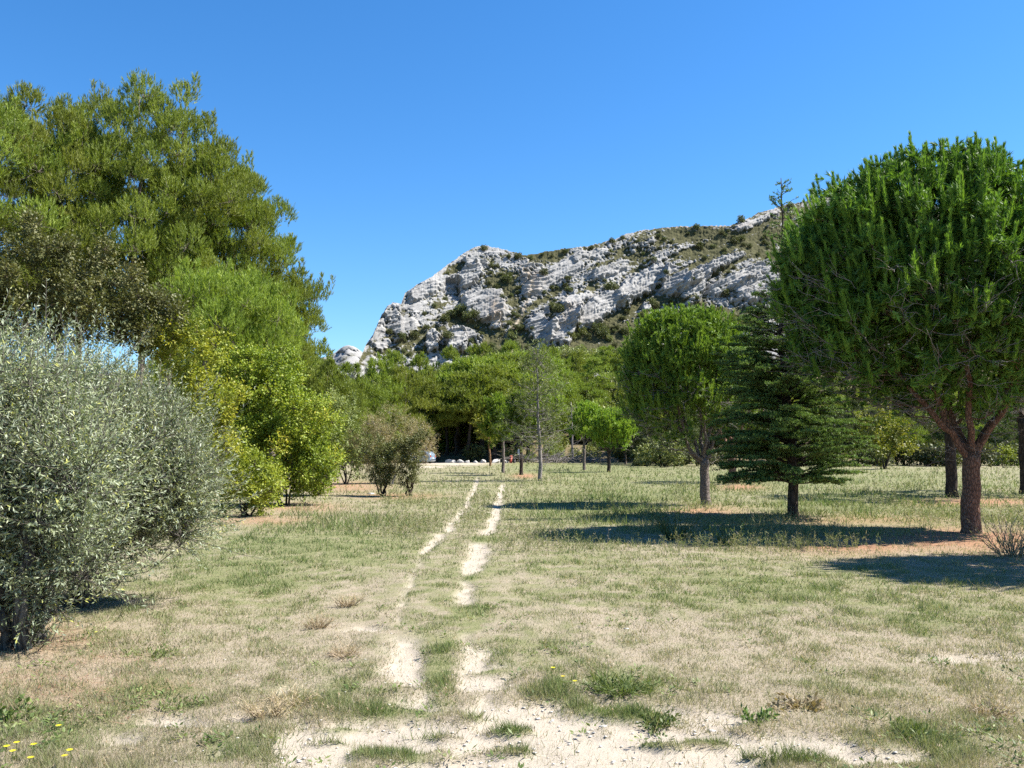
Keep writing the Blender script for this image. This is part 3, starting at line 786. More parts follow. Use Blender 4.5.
bushy('bush', 'dark green leafy shrub on the right flank of the large bush', 'bush', None, 316, 496, None, [(318, 462, 24, 0), (322, 440, 20, .4), (308, 482, 18, 0)], 'oak', 'bark_dark', 405, (.07, .045), 380, lobes_per=13, tone=.3)
bushy('bush', 'tall light green thicket between the large bush and the twin stemmed shrub', 'bush', None, 346, 484, None, [(345, 440, 24, 0), (338, 410, 20, .5), (352, 462, 18, 0)], 'scrub_light', 'bark_dark', 406, (.09, .05), 300, lobes_per=9, tone=.6, lobe_r=.5)
bushy('broom_bush', 'wide brownish broom bush behind the twin stemmed shrub', 'bush', None, 392, 484, None, [(372, 442, 26, 0), (398, 434, 28, .4), (418, 444, 20, .4), (360, 456, 18, .4), (390, 462, 26, .6)], 'broom', 'bark_dead', 407, (.13, .016), 420, lobes_per=9, tone=.62, lobe_r=.5, up=0)
bushy('shrub', 'left leafy clump of the dark twin shrubs by the track', 'bush', 'dark shrubs by the track', 382, 496, None, [(382, 478, 12, 0), (386, 462, 16, 0), (378, 450, 14, .2), (396, 450, 14, .1)], 'dusky', 'bark_dark', 408, (.07, .035), 320, lobes_per=18, tone=.5, lobe_r=.26)
bushy('shrub', 'right slender clump of the dark twin shrubs by the track', 'bush', 'dark shrubs by the track', 409, 496, None, [(409, 482, 9, 0), (412, 468, 11, 0), (410, 452, 13, 0), (416, 440, 10, .1)], 'dusky', 'bark_dark', 409, (.07, .035), 320, lobes_per=18, tone=.5, lobe_r=.24)

# --- olives
def olive(label, px, base_row, blobs, seed, stems):
    rng = np.random.default_rng(seed)
    base = ground_at(px, base_row); D = base[1]
    tg, cg = Geo(), Geo(); sk = Skeleton(tg)
    lobs = []
    for (bx, by, rp, ds, nn) in blobs:
        c = at(bx, by, D + ds) - base; r = rp / 880 * (D + ds)
        lobs += [q for q in shell(nn, c, (r * .9, r * .9, r * .85), rng, .3, -1, 8) if q[2] > .16]
    for s in range(stems):
        a = s * 6.28 / stems + rng.random(); o0 = np.array([math.cos(a), math.sin(a), 0]) * rng.uniform(.04, .22)
        tgt = np.array([math.cos(a) * rng.uniform(.3, .7), math.sin(a) * rng.uniform(.3, .7), rng.uniform(.9, 1.5)])
        sk.limb(wiggle(o0 + (0, 0, -.1), tgt, 10, .14, rng), np.linspace(.055, .026, 10) * rng.uniform(.8, 1.25), 7)
    for c in sorted(lobs, key=lambda q: q[2]): sk.reach(c, rng, .004, .013, .25, amp=.14, sides=4)
    for c in lobs:
        r = .36 * rng.uniform(.5, 1.5); ns = int(30 * (r / .36) ** 1.3); lt = rng.normal(0, .13)
        q = unit(rand_dirs(ns, rng, -.8) + np.array([0, 0, .35]))
        s0 = c + q * r * rng.uniform(.1, .5, (ns, 1)); Lt = rng.uniform(.2, .5, ns) * r / .36 * np.where(rng.random(ns) < .06, 1.4, 1)
        mid = unit(q + rng.normal(0, .25, (ns, 3)))
        m = 20
        t = np.linspace(.05, 1, m)[None, :] + rng.normal(0, .02, (ns, m))
        bend = np.array([0, 0, .10]) * (t ** 2)[..., None]
        P = s0[:, None, :] + mid[:, None, :] * (Lt[:, None] * t)[..., None] + bend
        P = P.reshape(-1, 3); ax = np.repeat(mid, m, 0)
        Dv = unit(ax * .75 + unit(np.cross(ax, rng.normal(size=(len(P), 3)))) * .75)
        n_ = len(P)
        V, Q = leaves(P, Dv, rng.uniform(.035, .062, n_), rng.uniform(.009, .014, n_), rng, .1)
        cg.add(V, Q=Q, tint=np.repeat(np.clip(rng.normal(.62, .17, n_) + lt + .25 * (rng.random(n_) < .05), 0, 1), 4))
        for k in range(ns): 
            if k % 2 == 0: tube(tg, np.vstack([c + q[k] * .02, s0[k], s0[k] + mid[k] * Lt[k] * .6 + np.array([0, 0, .036]), s0[k] + mid[k] * Lt[k] + np.array([0, 0, .1])]), np.linspace(.004, .0015, 4), 3, .9)
    # dry inner twigs
    for k in range(170):
        c = lobs[rng.integers(len(lobs))] * rng.uniform(.5, .9); 
        tube(tg, wiggle(c, c + rng.normal(0, .22, 3), 5, .09, rng), np.linspace(.0045, .002, 5), 3, .9)
    # suckers at the foot
    for k in range(34):
        a = rng.random() * 6.28; o0 = np.array([math.cos(a), math.sin(a), 0]) * rng.uniform(.02, .3)
        tip = o0 + np.array([math.cos(a) * .25, math.sin(a) * .25, rng.uniform(.25, .65)]); tube(tg, wiggle(o0, tip, 5, .04, rng), np.linspace(.006, .002, 5), 3, .8)
        m = 22; P = o0 + (tip - o0) * rng.uniform(.2, 1, (m, 1)); ax = np.repeat(unit(tip - o0)[None], m, 0)
        Dv = unit(ax * .6 + rng.normal(0, .6, (m, 3))); V, Q = leaves(P, Dv, rng.uniform(.04, .065, m), rng.uniform(.009, .014, m), rng, .1)
        cg.add(V, Q=Q, tint=np.repeat(np.clip(rng.normal(.55, .15, m), 0, 1), 4))
    t = thing('olive_tree', label, 'tree', base, group='grey olive trees at the left edge')
    tg.build('trunk', M['bark_olive'], t, True); cg.build('crown', M['olive'], t)
olive('nearer grey green olive cut by the left edge, dark stems near the ground', 14, 648,
      [(-20, 480, 88, 0, 34), (30, 430, 80, .2, 36), (-90, 440, 95, 0, 30), (66, 500, 54, -.1, 22), (20, 560, 56, 0, 18), (-60, 570, 66, 0, 14), (-20, 405, 62, .4, 18), (10, 596, 30, .1, 5), (70, 552, 34, 0, 8)], 501, 6)
olive('farther grey green olive with foliage reaching down on its right side', 72, 604,
      [(98, 428, 66, .3, 42), (148, 486, 52, 0, 34), (95, 505, 70, 0, 40), (166, 520, 36, 0, 20), (50, 440, 76, .5, 32), (136, 436, 44, .2, 22), (176, 470, 24, 0, 9), (80, 552, 34, 0, 7)], 502, 6)

# --- stone pines
def stone_pine(label, px, base_row, crown_px, trunk_r, seed, shoots=16, m=90, dead=0, bark='bark_pine', nl=(64, 40), fork=.34, lean=0.0, D=None, NW=.011, NL=.12, SL=.36, limbs=6, tone=.5, mat='stone_pine', group='stone pines planted in the meadow', name='pine_tree', lobe_r=.5, low=-.28, fill=14, dep=1.0, under=.4):
    """crown_px: centre x, centre row, half width px, half height px"""
    rng = np.random.default_rng(seed)
    if D is None: base = ground_at(px, base_row)
    else: base = at(px, base_row, D); base[2] = float(ground_z(base[0], base[1]))
    D = base[1]
    c = at(crown_px[0], crown_px[1], D) - base; rx = crown_px[2] / 880 * D; rz = crown_px[3] / 880 * D
    h = c[2] + rz
    tg, cg = Geo(), Geo(); sk = Skeleton(tg)
    fz = h * fork
    fp = np.array([lean, 0, fz])
    pts = wiggle((0, 0, -.2), fp, 12, .05, rng)
    rr = np.linspace(trunk_r, trunk_r * .82, 12); rr[0] *= 1.35; rr[1] *= 1.15
    sk.limb(pts, rr, 14)
    for k in range(limbs):
        a = k * 6.28 / limbs + rng.random() * .7; q = np.array([math.cos(a), math.sin(a) * dep, 0]) * rx * rng.uniform(.3, .62)
        tgt = np.array([c[0], c[1], c[2] + rz * rng.uniform(-.15, .5)]) + q
        mid = fp * .55 + tgt * .45 + np.array([q[0] * .25, q[1] * .25, -.15 * rz])
        st = pts[-1] if k % 2 == 0 else pts[-2]
        L = wiggle(st, tgt, 12, .22, rng, mid); sk.limb(L, np.linspace(trunk_r * .38, .024, 12), 8)
    # crown lobes: an outer dome and sparser inner clumps
    out_l = shell(nl[0], c, (rx * .9, rx * .9 * dep, rz * .9), rng, .82, low, 14)
    in_l = shell(nl[1], c, (rx * .88, rx * .88 * dep, rz * .86), rng, .25, -.95, 8)
    def uneven(q):
        dv = unit(q - c); return c + (q - c) * (1 + .10 * fbm(np.array([dv[0] * 2.1 + seed]), np.array([dv[2] * 1.7 + dv[1]]), 3, seed % 97)[0] * 1.6)
    out_l = [uneven(q) for q in out_l]; in_l = [uneven(q) for q in in_l]
    gap = [fbm(np.array([q[0] * .9 + seed]), np.array([q[2] * .9 + q[1] * .7]), 2, seed % 89 + 3)[0] for q in out_l]; out_l = [q for q, g_ in zip(out_l, gap) if g_ > -.24]
    for q in sorted(list(out_l) + list(in_l), key=lambda q: np.linalg.norm(q[:2] - c[:2])): sk.reach(q, rng, .007, .012, .45, zmin=fz * .9, sides=5, amp=.10)
    for i, q in enumerate(list(out_l) + list(in_l)):
        outer = i < len(out_l); lowz = (q[2] - c[2]) / rz
        r = lobe_r * rng.uniform(.75, 1.3); k = int(shoots * (r / lobe_r) ** 1.5 * ((1 if lowz > -.38 else .35) if outer else (.45 if lowz > -.1 else .12)))
        k = max(k, 1)
        dq = rand_dirs(k, rng, -.35 if outer else -.6)
        P = q + dq * np.array([1, 1, .65]) * r * rng.uniform(.45, 1.0, (k, 1))
        ow = unit((P - c) / np.array([rx, rx, rz]))
        Dv = unit(np.array([0, 0, 1.0]) + ow * np.array([.30, .30, .1]) + dq * .12 + rng.normal(0, .10, (k, 3)))
        P = P - Dv * SL * .5
        lt = tone + rng.normal(0, .07)
        brush(cg, P, Dv, SL * rng.uniform(.6, 1.25, k), m, NL, NW, .55, rng, np.clip(lt + rng.normal(0, .1, k), 0, 1), .03, out='radial')
        # loose older needles behind the candles, tinted darker to paint the crown's inner shade
        kk_ = int(fill * (1 if lowz > -.3 else under)) + 2; P2 = q + rand_dirs(kk_, rng) * r * rng.uniform(.1, .9, (kk_, 1)); D2 = unit(rng.normal(0, .7, (kk_, 3)) + np.array([0, 0, .35]))
        brush(cg, P2, D2, .14, 16, NL * 1.2, NW * 2.0, .8, rng, np.clip(lt - .25 + rng.normal(0, .1, kk_), 0, 1), .03)
        for kk in range(0, k, 5): tube(tg, np.vstack([q - np.array([0, 0, .3 * r]), P[kk], P[kk] + Dv[kk] * SL * .5]), np.linspace(.008, .003, 3), 3, .6)
    t = thing(name, label, 'tree', base, group=group)
    tg.build('trunk', M[bark], t, True)
    cg.build('crown', M[mat], t)
    if dead:
        dg = Geo(); SPn = np.array(sk.P); ok = SPn[(SPn[:, 2] > fz * .95) & (SPn[:, 2] < c[2] + .1 * rz)]
        for k in range(dead):
            s0 = ok[rng.integers(len(ok))]; a = rng.random() * 6.28
            if s0[0] ** 2 + s0[1] ** 2 > .1: a = math.atan2(s0[1] - c[1] * .3, s0[0] - c[0] * .3) + rng.normal(0, .6)
            L = rng.uniform(.3, 1.1); e = s0 + np.array([math.cos(a) * L, math.sin(a) * L, rng.uniform(-.25, .5) * L])
            e[2] = max(e[2], fz * .9)
            pl = wiggle(s0, e, 7, .07, rng, (s0 + e) / 2 + np.array([0, 0, -.12 * L])); tube(dg, pl, np.linspace(.008, .003, 7), 4, rng.random())
            for j in range(3):
                i0 = rng.integers(2, 6); e2 = pl[i0] + (pl[-1] - pl[0]) * .3 + rng.normal(0, .16, 3); tube(dg, wiggle(pl[i0], e2, 4, .05, rng), np.linspace(.005, .002, 4), 3, rng.random())
        dg.build('dead_twigs', M['bark_dead'], t, True)
    return t
stone_pine('biggest stone pine, reddish trunk, huge dark dome cut by the right edge', 970, 533, (948, 292, 180, 153), .19, 601, shoots=11, m=230, dead=640, nl=(150, 210), fork=.20, lean=.10, lobe_r=.42, limbs=6, low=-.62, tone=.62, NW=.014, NL=.115, SL=.44, fill=38, dep=.56, under=.85)
stone_pine('round bright green stone pine with grey forked trunk left of the cedar', 706, 505, (688, 382, 71, 79), .15, 602, shoots=11, m=150, dead=200, bark='bark_grey', nl=(88, 70), fork=.22, lean=-.02, lobe_r=.42, NW=.017, limbs=7, tone=.85, NL=.115, SL=.44, low=-.5, fill=26, dep=.8)
stone_pine('dark trunked pine in the grass behind the biggest stone pine', 952, 497, (950, 385, 84, 62), .19, 603, shoots=14, m=70, dead=60, bark='bark_dark', nl=(50, 24), fork=.42, lobe_r=.5, NW=.018, tone=.3, low=-.4)
stone_pine('pine behind the cedar showing only a short reddish trunk', 732, 483, (742, 420, 46, 36), .19, 604, shoots=14, m=50, bark='bark_pine', nl=(30, 14), fork=.4, lobe_r=.55, NW=.022, tone=.35)
stone_pine('pine at the right edge with only a dark trunk sliver showing', 1026, 494, (1050, 380, 86, 66), .2, 605, shoots=14, m=60, dead=40, bark='bark_dark', nl=(44, 20), fork=.42, lobe_r=.5, NW=.02, tone=.35)
stone_pine('near stone pine beyond the right edge casting the nearest long shadow', 1300, 564, (1300, 260, 200, 175), .2, 606, shoots=16, m=60, bark='bark_pine', nl=(110, 60), fork=.34, lobe_r=.5, NW=.022, dep=.55)

# --- cedar
def cedar():
    rng = np.random.default_rng(701)
    base = ground_at(795, 517); D = base[1]
    top = at(781, 178, D) - base; h = top[2]
    tg, cg, bg = Geo(), Geo(), Geo()
    tp = wiggle((0, 0, -.2), top, 26, .12, rng); rt = np.concatenate([np.linspace(.13, .06, 14), np.linspace(.055, .008, 12)]); rt[0] *= 1.4
    tube(tg, tp, rt, 10)
    hs = np.linspace(0, 1, 26)
    def axis(z): return np.array([np.interp(z, tp[:, 2], tp[:, 0]), np.interp(z, tp[:, 2], tp[:, 1]), z])
    z = .82
    while z < h - .1:
        f = z / h
        R = np.interp(f, [.08, .12, .2, .34, .46, .56, .64, .72, .8, .9, 1.0], [1.2, 1.68, 1.8, 1.62, 1.36, 1.0, .72, .34, .34, .3, .06])
        nb = 12 if f < .5 else (8 if f < .64 else 3)
        for k in range(nb):
            a = rng.random() * 6.28; L = R * rng.uniform(.72, 1.15); p0 = axis(z + rng.uniform(-.08, .08))
            rise = (.04 if f < .3 else .16) + rng.normal(0, .09) + (.5 if f > .7 else 0)
            e = p0 + np.array([math.cos(a) * L, math.sin(a) * L, L * rise + rng.uniform(-.1, .1)])
            mid = (p0 + e) / 2 + np.array([0, 0, .10 * L]); pl = wiggle(p0, e, 8, .06, rng, mid)
            tube(bg, pl, np.linspace(.020 if f < .6 else .01, .004, 8), 5, rng.random())
            dirb = unit(e - p0); side = unit(np.cross(dirb, (0, 0, 1)))
            nsub = max(5, int(L * 15)) if f < .66 else 2
            for j in range(nsub):
                tt = rng.uniform(.22, 1.0); q0 = np.array([np.interp(tt, np.linspace(0, 1, 8), pl[:, c_]) for c_ in range(3)])
                sl = (.16 + .30 * (1 - tt)) * rng.uniform(.7, 1.3) * min(1, .45 + L * .5); sg = rng.choice([-1, 1])
                dv = unit(dirb * .75 + side * sg * rng.uniform(.3, 1.0) + np.array([0, 0, rng.uniform(-.06, .14)]))
                nt = max(3, int(sl / .035) + 2)
                P = q0 + dv * np.linspace(0, sl, nt)[:, None] + rng.normal(0, .014, (nt, 3)) - np.array([0, 0, .10]) * (np.linspace(0, 1, nt) ** 2 * sl)[:, None]
                Dv = unit(np.array([0, 0, .8]) + dv * .7 + rng.normal(0, .45, (nt, 3)))
                brush(cg, P, Dv, .02, 10 if f < .66 else 7, .05, .016, 1.0, rng, np.clip(rng.normal(.5, .16), 0, 1), .25, out=np.tile(np.array([[0, 0, 1.0]]), (nt, 1)) + rng.normal(0, .25, (nt, 3)))
                tube(bg, np.vstack([q0, q0 + dv * sl]), np.array([.005, .0025]), 3, .5)
        z += (.15 if f < .5 else (.19 if f < .66 else .16)) * rng.uniform(.8, 1.2)
    t = thing('cedar_tree', 'dark green cedar in flat layers with a thin bare leader', 'tree', base)
    tg.build('trunk', M['bark_dark'], t, True); bg.build('branches', M['bark_dark'], t, True); cg.build('crown', M['cedar'], t)
cedar()

# --- small planted trees in the middle distance
stone_pine('small young pine with the lefthand slim trunk of the pair near the boulders', 503, 473, (500, 422, 17, 27), .11, 611, shoots=20, m=26, bark='bark_grey', nl=(30, 16), fork=.42, lobe_r=.42, NW=.035, NL=.16, SL=.34, limbs=4, tone=.5, mat='young_pine', group='young planted trees along the meadow', low=-.6)
stone_pine('thin young pine with sparse crown beside the tall dead pine', 521, 475, (523, 415, 14, 30), .11, 612, shoots=13, m=22, dead=50, bark='bark_dark', nl=(24, 8), fork=.40, lobe_r=.4, NW=.034, NL=.16, SL=.34, limbs=4, tone=.35, mat='young_pine', group='young planted trees along the meadow', low=-.3)
stone_pine('young green pine with pale trunk left of its twin', 584, 470, (586, 424, 18, 22), .12, 613, shoots=20, m=26, bark='bark_grey', nl=(34, 18), fork=.38, lobe_r=.44, NW=.036, NL=.16, SL=.34, limbs=5, tone=.75, mat='young_pine', group='young planted trees along the meadow', low=-.6)
stone_pine('young bright round pine with dark trunk right of its twin', 609, 472, (613, 431, 22, 23), .13, 614, shoots=22, m=28, dead=20, bark='bark_dark', nl=(42, 20), fork=.32, lobe_r=.44, NW=.034, NL=.16, SL=.34, limbs=6, tone=.75, mat='young_pine', group='young planted trees along the meadow', low=-.65)
bushy('young_tree', 'yellow green sapling with thin orange stem behind the boulders', 'tree', 'young planted trees along the meadow', 490, 460, 88, [(486, 430, 11, 0), (482, 421, 7, 0), (490, 440, 8, 0)], 'golden', 'bark_orange', 615, (.22, .15), 110, lobes_per=5, stems=1, stem_r=.13, lobe_r=.6, tone=.35)

def dead_pine():
    rng = np.random.default_rng(720)
    base = ground_at(540, 481); D = base[1]; top = at(538, 349, D) - base
    tg, bg, cg = Geo(), Geo(), Geo()
    tp = wiggle((0, 0, -.2), top, 20, .1, rng); tube(tg, tp, np.linspace(.115, .02, 20), 8)
    for k in range(96):
        f = rng.uniform(.13, .98); p0 = np.array([np.interp(f * top[2], tp[:, 2], tp[:, c_]) for c_ in range(3)]); a = rng.random() * 6.28
        L = (2.0 * (1 - f) + .35) * rng.uniform(.6, 1.15); e = p0 + np.array([math.cos(a) * L, math.sin(a) * L, L * rng.uniform(-.1, .5) * (1 if f > .3 else .6)])
        pl = wiggle(p0, e, 7, .12, rng, (p0 + e) / 2 - np.array([0, 0, .1 * L])); tube(bg, pl, np.linspace(.016, .005, 7), 4, rng.random())
        for j in range(5):
            i0 = rng.integers(2, 7); e2 = pl[min(i0, 6)] + (pl[-1] - pl[0]) * .25 + rng.normal(0, .25, 3); tube(bg, wiggle(pl[min(i0, 6)], e2, 4, .06, rng), np.linspace(.008, .004, 4), 3, rng.random())
            if f > .2 and rng.random() < .85:
                P = e2[None] + rng.normal(0, .1, (3, 3)); brush(cg, P, unit(rng.normal(0, .5, (3, 3)) + np.array([0, 0, .6])), .12, 10, .16, .024, .8, rng, .35)
    t = thing('dead_pine', 'tall nearly bare pine with straight trunk and thin grey branches', 'tree', base)
    tg.build('trunk', M['bark_dead'], t, True); bg.build('branches', M['bark_dead'], t, True); cg.build('crown', M['scrub_light'], t)
dead_pine()

def bare_trunk(name, label, px, row, D, top_row, seed, br=16):
    rng = np.random.default_rng(seed)
    base = at(px, row, D); base[2] = float(ground_z(base[0], base[1])); top = at(px - 2, top_row, D) - base
    tg, bg = Geo(), Geo(); tp = wiggle((0, 0, -.3), top, 14, .15, rng); tube(tg, tp, np.linspace(.16, .05, 14), 7)
    for k in range(br):
        f = rng.uniform(.2, .98); p0 = tp[int(f * 13)]; a = rng.random() * 6.28; L = rng.uniform(.5, 1.6)
        e = p0 + np.array([math.cos(a) * L, math.sin(a) * L, rng.uniform(-.3, .5) * L]); tube(bg, wiggle(p0, e, 6, .15, rng), np.linspace(.03, .01, 6), 4, rng.random())
    t = thing(name, label, 'tree', base); tg.build('trunk', M['bark_dead'], t, True); bg.build('branches', M['bark_dead'], t, True)
bare_trunk('bare_tree', 'thin bare trunk standing at the wood edge by the fallen branches', 573, 456, 108, 402, 730)

def branch_pile():
    rng = np.random.default_rng(740); base = at(560, 455, 107); base[2] = float(ground_z(base[0], base[1]))
    g = Geo()
    for k in range(150):
        a = rng.normal(2.7, .45); p0 = np.array([rng.normal(0, 2.6), rng.normal(0, 1.2), rng.uniform(0, .5)]); L = rng.uniform(.8, 3.4)
        e = p0 + np.array([math.cos(a) * L * -1, rng.normal(0, .5), abs(math.sin(a)) * L * rng.uniform(.1, .9)]); tube(g, wiggle(p0, e, 6, .25, rng), np.linspace(.05, .015, 6), 4, rng.random())
    o = g.build('branch_pile', M['bark_dead'], None, True); o.location = tuple(base); tag(o, 'heap of grey fallen branches at the foot of the wood', 'brushwood')
branch_pile()
bare_trunk('bare_tree', 'pale leafless bush tree behind the parked car', 424, 461, 109, 428, 731, 60)

# --- the wood at the foot of the cliffs: shared crowns
rngw = np.random.default_rng(800)
protos = []
for k in range(6):
    r_ = np.random.default_rng(810 + k); h = 11.0
    lob = column_lobes(42 if k < 5 else 64, 5.0 if k == 5 else (2.6 if k != 3 else 1.2), h - .9, lambda t: (2.9 if k % 2 == 0 else 2.4) * (.5 + .75 * math.sin(math.pi * min(1, .22 + .7 * t))) * (.62 if t > .82 else 1), r_)
    tgeo, cgeo = aleppo_meshes(h, lob, 1.0, r_, tufts=100, m=9, NL=.28, NW=.062, SL=.32, trunk_r=.2, bark='bark_grey', tone=[.36, .5, .62, .4, .7, .5][k], bare=False, zlo=-.2, leaders=8)
    protos.append((tgeo.mesh('pine_trunk', M['bark_dark' if k == 5 else 'bark_grey'], True), cgeo.mesh('pine_crown', M['aleppo'])))  # dark bark on the spreading pines stands in for the hollow's shade
shade_crowns = {}
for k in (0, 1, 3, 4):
    c_ = protos[k][1].copy(); c_.name = 'shade_crown'; c_.materials[0] = M['shade_leaf']; shade_crowns[k] = c_  # same crowns with shade put into the leaf colour
def wood_pine(px, D, top_row, label, group, k=None, wide=1.0, dark=False):
    k = int(rngw.integers(5)) if k is None else k
    p = at(px, 440, D); gz = float(ground_z(p[0], p[1])); h = at(px, top_row, D)[2] - gz
    s = h / 11.0
    t = thing('pine_tree', label, 'tree', (p[0], p[1], gz - .1), rngw.random() * 6.28, group); t.scale = (s * wide, s * wide, s)
    link('trunk', protos[k][0], t); link('crown', shade_crowns[k] if dark else protos[k][1], t)
G = 'pines of the wood below the cliffs'
FRONT = [(331, 52, 356, 'dark green pine peeking out right of the left grove', .75), (318, 60, 366, 'small pine tucked behind the right flank of the large bush', .9), (352, 96, 362, 'light green pine at the left end of the wood', .9), (376, 104, 358, 'light green pine above the brown broom bush', 1.0), (404, 108, 362, 'light pine between the broom bush and the car', .95),
         (436, 113, 384, 'rounded pine right above the parked car', 1.0), (428, 124, 368, 'pine top showing just behind the rounded pine over the car', 1.0), (456, 120, 366, 'pine over the dark hollow left of centre', 1.1), (480, 117, 357, 'big dark pine hanging over the white boulders', 1.25), (505, 122, 354, 'tall pine behind the two slim young trees', 1.2), (532, 124, 352, 'pine directly behind the tall dead pine', 1.15), (557, 130, 358, 'light green pine right of the tall dead pine', 1.1)]
for (px, D, tr, lab, wd) in FRONT: wood_pine(px, D, tr, lab, G, wide=wd * (1.15 if 440 < px < 540 else 1), k=5 if 430 < px < 545 else None)
for (px, D, tr) in [(446, 121, 378), (470, 112, 372), (494, 113, 366), (514, 116, 362), (530, 115, 374), (460, 126, 370), (486, 127, 362)]: wood_pine(px, D, tr, 'one of the spreading pines roofing the dark hollow', 'spreading pines over the dark hollow', k=5, wide=1.35)
for (px, D, tr, lab) in [(452, 146, 349, 'pointed pine top above the parked car side of the hollow'), (478, 150, 345, 'pointed pine top rising highest over the dark hollow'), (509, 148, 342, 'pointed pine top left of the tall dead pine'), (550, 150, 347, 'pointed pine top right of the tall dead pine'), (392, 128, 352, 'pointed pine top left of the pillar rocks'), (420, 134, 356, 'pointed pine top under the pillar rocks')]: wood_pine(px, D, tr, lab, G, k=1, wide=.8)
many = 'one of the pines massed behind the front row of the wood'
for i in range(70):
    px = rngw.uniform(330, 660); D = rngw.uniform(132, 215)
    lim = np.interp(px, [330, 365, 400, 440, 480, 520, 560, 600, 640, 660], [372, 370, 366, 364, 360, 358, 356, 348, 338, 335])
    p = at(px, 440, D); gz = float(ground_z(p[0], p[1])); h = rngw.uniform(7, 11)
    tr = max(lim + rngw.uniform(-6, 14), 447 - (gz + h - 1.65) / D * 880)
    if (447 - tr) / 880 * D + 1.65 - gz < 3.5: continue
    wood_pine(px, D, tr, many, 'massed pines of the inner wood', wide=rngw.uniform(1.0, 1.4))
# deep shade under the wood: undergrowth trunks rows left of the bank
for i in range(26):
    px = rngw.uniform(430, 525); D = rngw.uniform(122, 150)
    wood_pine(px, D, rngw.uniform(398, 416), 'one of the shaded pines inside the dark hollow of the wood', 'shaded pines of the hollow', k=3, wide=rngw.uniform(1.2, 1.6))
# right of the meadow: the row of trees along its far edge
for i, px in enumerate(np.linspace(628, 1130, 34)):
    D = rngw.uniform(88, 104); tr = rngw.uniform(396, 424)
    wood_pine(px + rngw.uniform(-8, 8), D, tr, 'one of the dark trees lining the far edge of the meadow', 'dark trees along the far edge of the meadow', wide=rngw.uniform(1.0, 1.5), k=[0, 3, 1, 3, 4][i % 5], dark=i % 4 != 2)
for i in range(80):
    px = rngw.uniform(640, 1240); D = rngw.uniform(108, 290)
    wood_pine(px, D, rngw.uniform(352, 392), 'one of the pines on the slope behind the meadow edge', 'pines on the slope behind the meadow', wide=rngw.uniform(1.0, 1.4))
for i in range(34):     # left side, behind the olives and the bushes
    px = rngw.uniform(-320, 330) if i % 2 else rngw.uniform(225, 335); D = rngw.uniform(52, 95)
    wood_pine(px, D, rngw.uniform(318, 372) if px < 290 else rngw.uniform(358, 385), 'one of the pines deep behind the left grove', 'pines behind the left grove', wide=rngw.uniform(1.0, 1.4))
bushy('yellow_tree', 'yellow green broadleaf tree behind the right side of the cedar', 'tree', None, 884, 468, 70, [(882, 428, 24, 0), (866, 436, 16, 0), (900, 440, 16, .5), (884, 450, 20, 0)], 'golden', 'bark_dark', 760, (.2, .13), 150, lobes_per=3, stems=3, stem_r=.09, lobe_r=.75, tone=.3)
bushy('bush', 'light green bush at the far meadow edge right of the round pine', 'bush', None, 664, 468, 78, [(664, 450, 18, 0), (652, 456, 12, 0), (680, 455, 13, 0)], 'scrub_light', 'bark_dark', 761, (.2, .12), 130, lobes_per=4, stems=3, lobe_r=.7)
bushy('bush', 'small yellow green bush beyond the right trunk', 'bush', None, 1004, 468, 76, [(1004, 455, 11, 0), (1012, 460, 8, 0)], 'golden', 'bark_dark', 762, (.18, .12), 130, lobes_per=4, stems=3, lobe_r=.6, tone=.3)
# pale rounded shrubs on the slope right of the dead pine
shp = []
for k in range(3):
    r_ = np.random.default_rng(840 + k); tg, cg = Geo(), Geo(); sk = Skeleton(tg)
    for s in range(4): sk.limb(wiggle((r_.normal(0, .1), r_.normal(0, .1), -.3), (r_.normal(0, .5), r_.normal(0, .5), .9), 6, .1, r_), np.linspace(.06, .03, 6), 5)
    for q in shell(16, (0, 0, 1.0), (1.0, 1.0, .85), r_, .4, -.5, 8):
        sk.reach(q, r_, .01, .015, .2, sides=4)
        kk = 70; dq = rand_dirs(kk, r_); P = q + dq * .45 * r_.uniform(.5, 1, (kk, 1)); V, Q = leaves(P, unit(dq + r_.normal(0, .5, (kk, 3))), r_.uniform(.18, .32, kk), r_.uniform(.1, .2, kk), r_, .3)
        cg.add(V, Q=Q, tint=np.repeat(np.clip(r_.normal(.5, .2, kk), 0, 1), 4))
    shp.append((tg.mesh('shrub_stem', M['bark_dark'], True), cg.mesh('shrub_crown', M['scrub']), cg.mesh('shrub_crown_light', M['scrub_light'])))
def small_shrub(p, s, label, group, light=False, name='shrub', cat='bush', tall=1.0):
    k = int(rngw.integers(3)); t = thing(name, label, cat, p, rngw.random() * 6.28, group); t.scale = (s, s, s * tall)
    link('stem', shp[k][0], t); link('crown', shp[k][2 if light else 1], t)
for i in range(80):
    px = rngw.uniform(575, 650) if i % 2 else rngw.uniform(550, 680); D = rngw.uniform(126, 200) if i % 2 else rngw.uniform(190, 300); p = at(px, 440, D); p[2] = float(ground_z(p[0], p[1])) - .1
    small_shrub(p, rngw.uniform(1.5, 2.8), 'one of the pale rounded shrubs on the slope right of the dead pine', 'pale shrubs on the lower slope', True)
for i in range(30):
    px = rngw.uniform(330, 660); D = rngw.uniform(112, 124); p = at(px, 440, D); p[2] = float(ground_z(p[0], p[1])) - .1
    if 425 < px < 470: continue
    small_shrub(p, rngw.uniform(.5, 1.2), 'one of the low bushes under the edge of the wood', 'low bushes under the wood edge', rngw.random() < .5)
for i in range(40):
    px = rngw.uniform(625, 1200); D = rngw.uniform(80, 90); p = at(px, 440, D); p[2] = float(ground_z(p[0], p[1])) - .1
    small_shrub(p, rngw.uniform(.5, 1.3), 'one of the low bushes along the far meadow edge', 'low bushes along the far meadow edge', rngw.random() < .3)

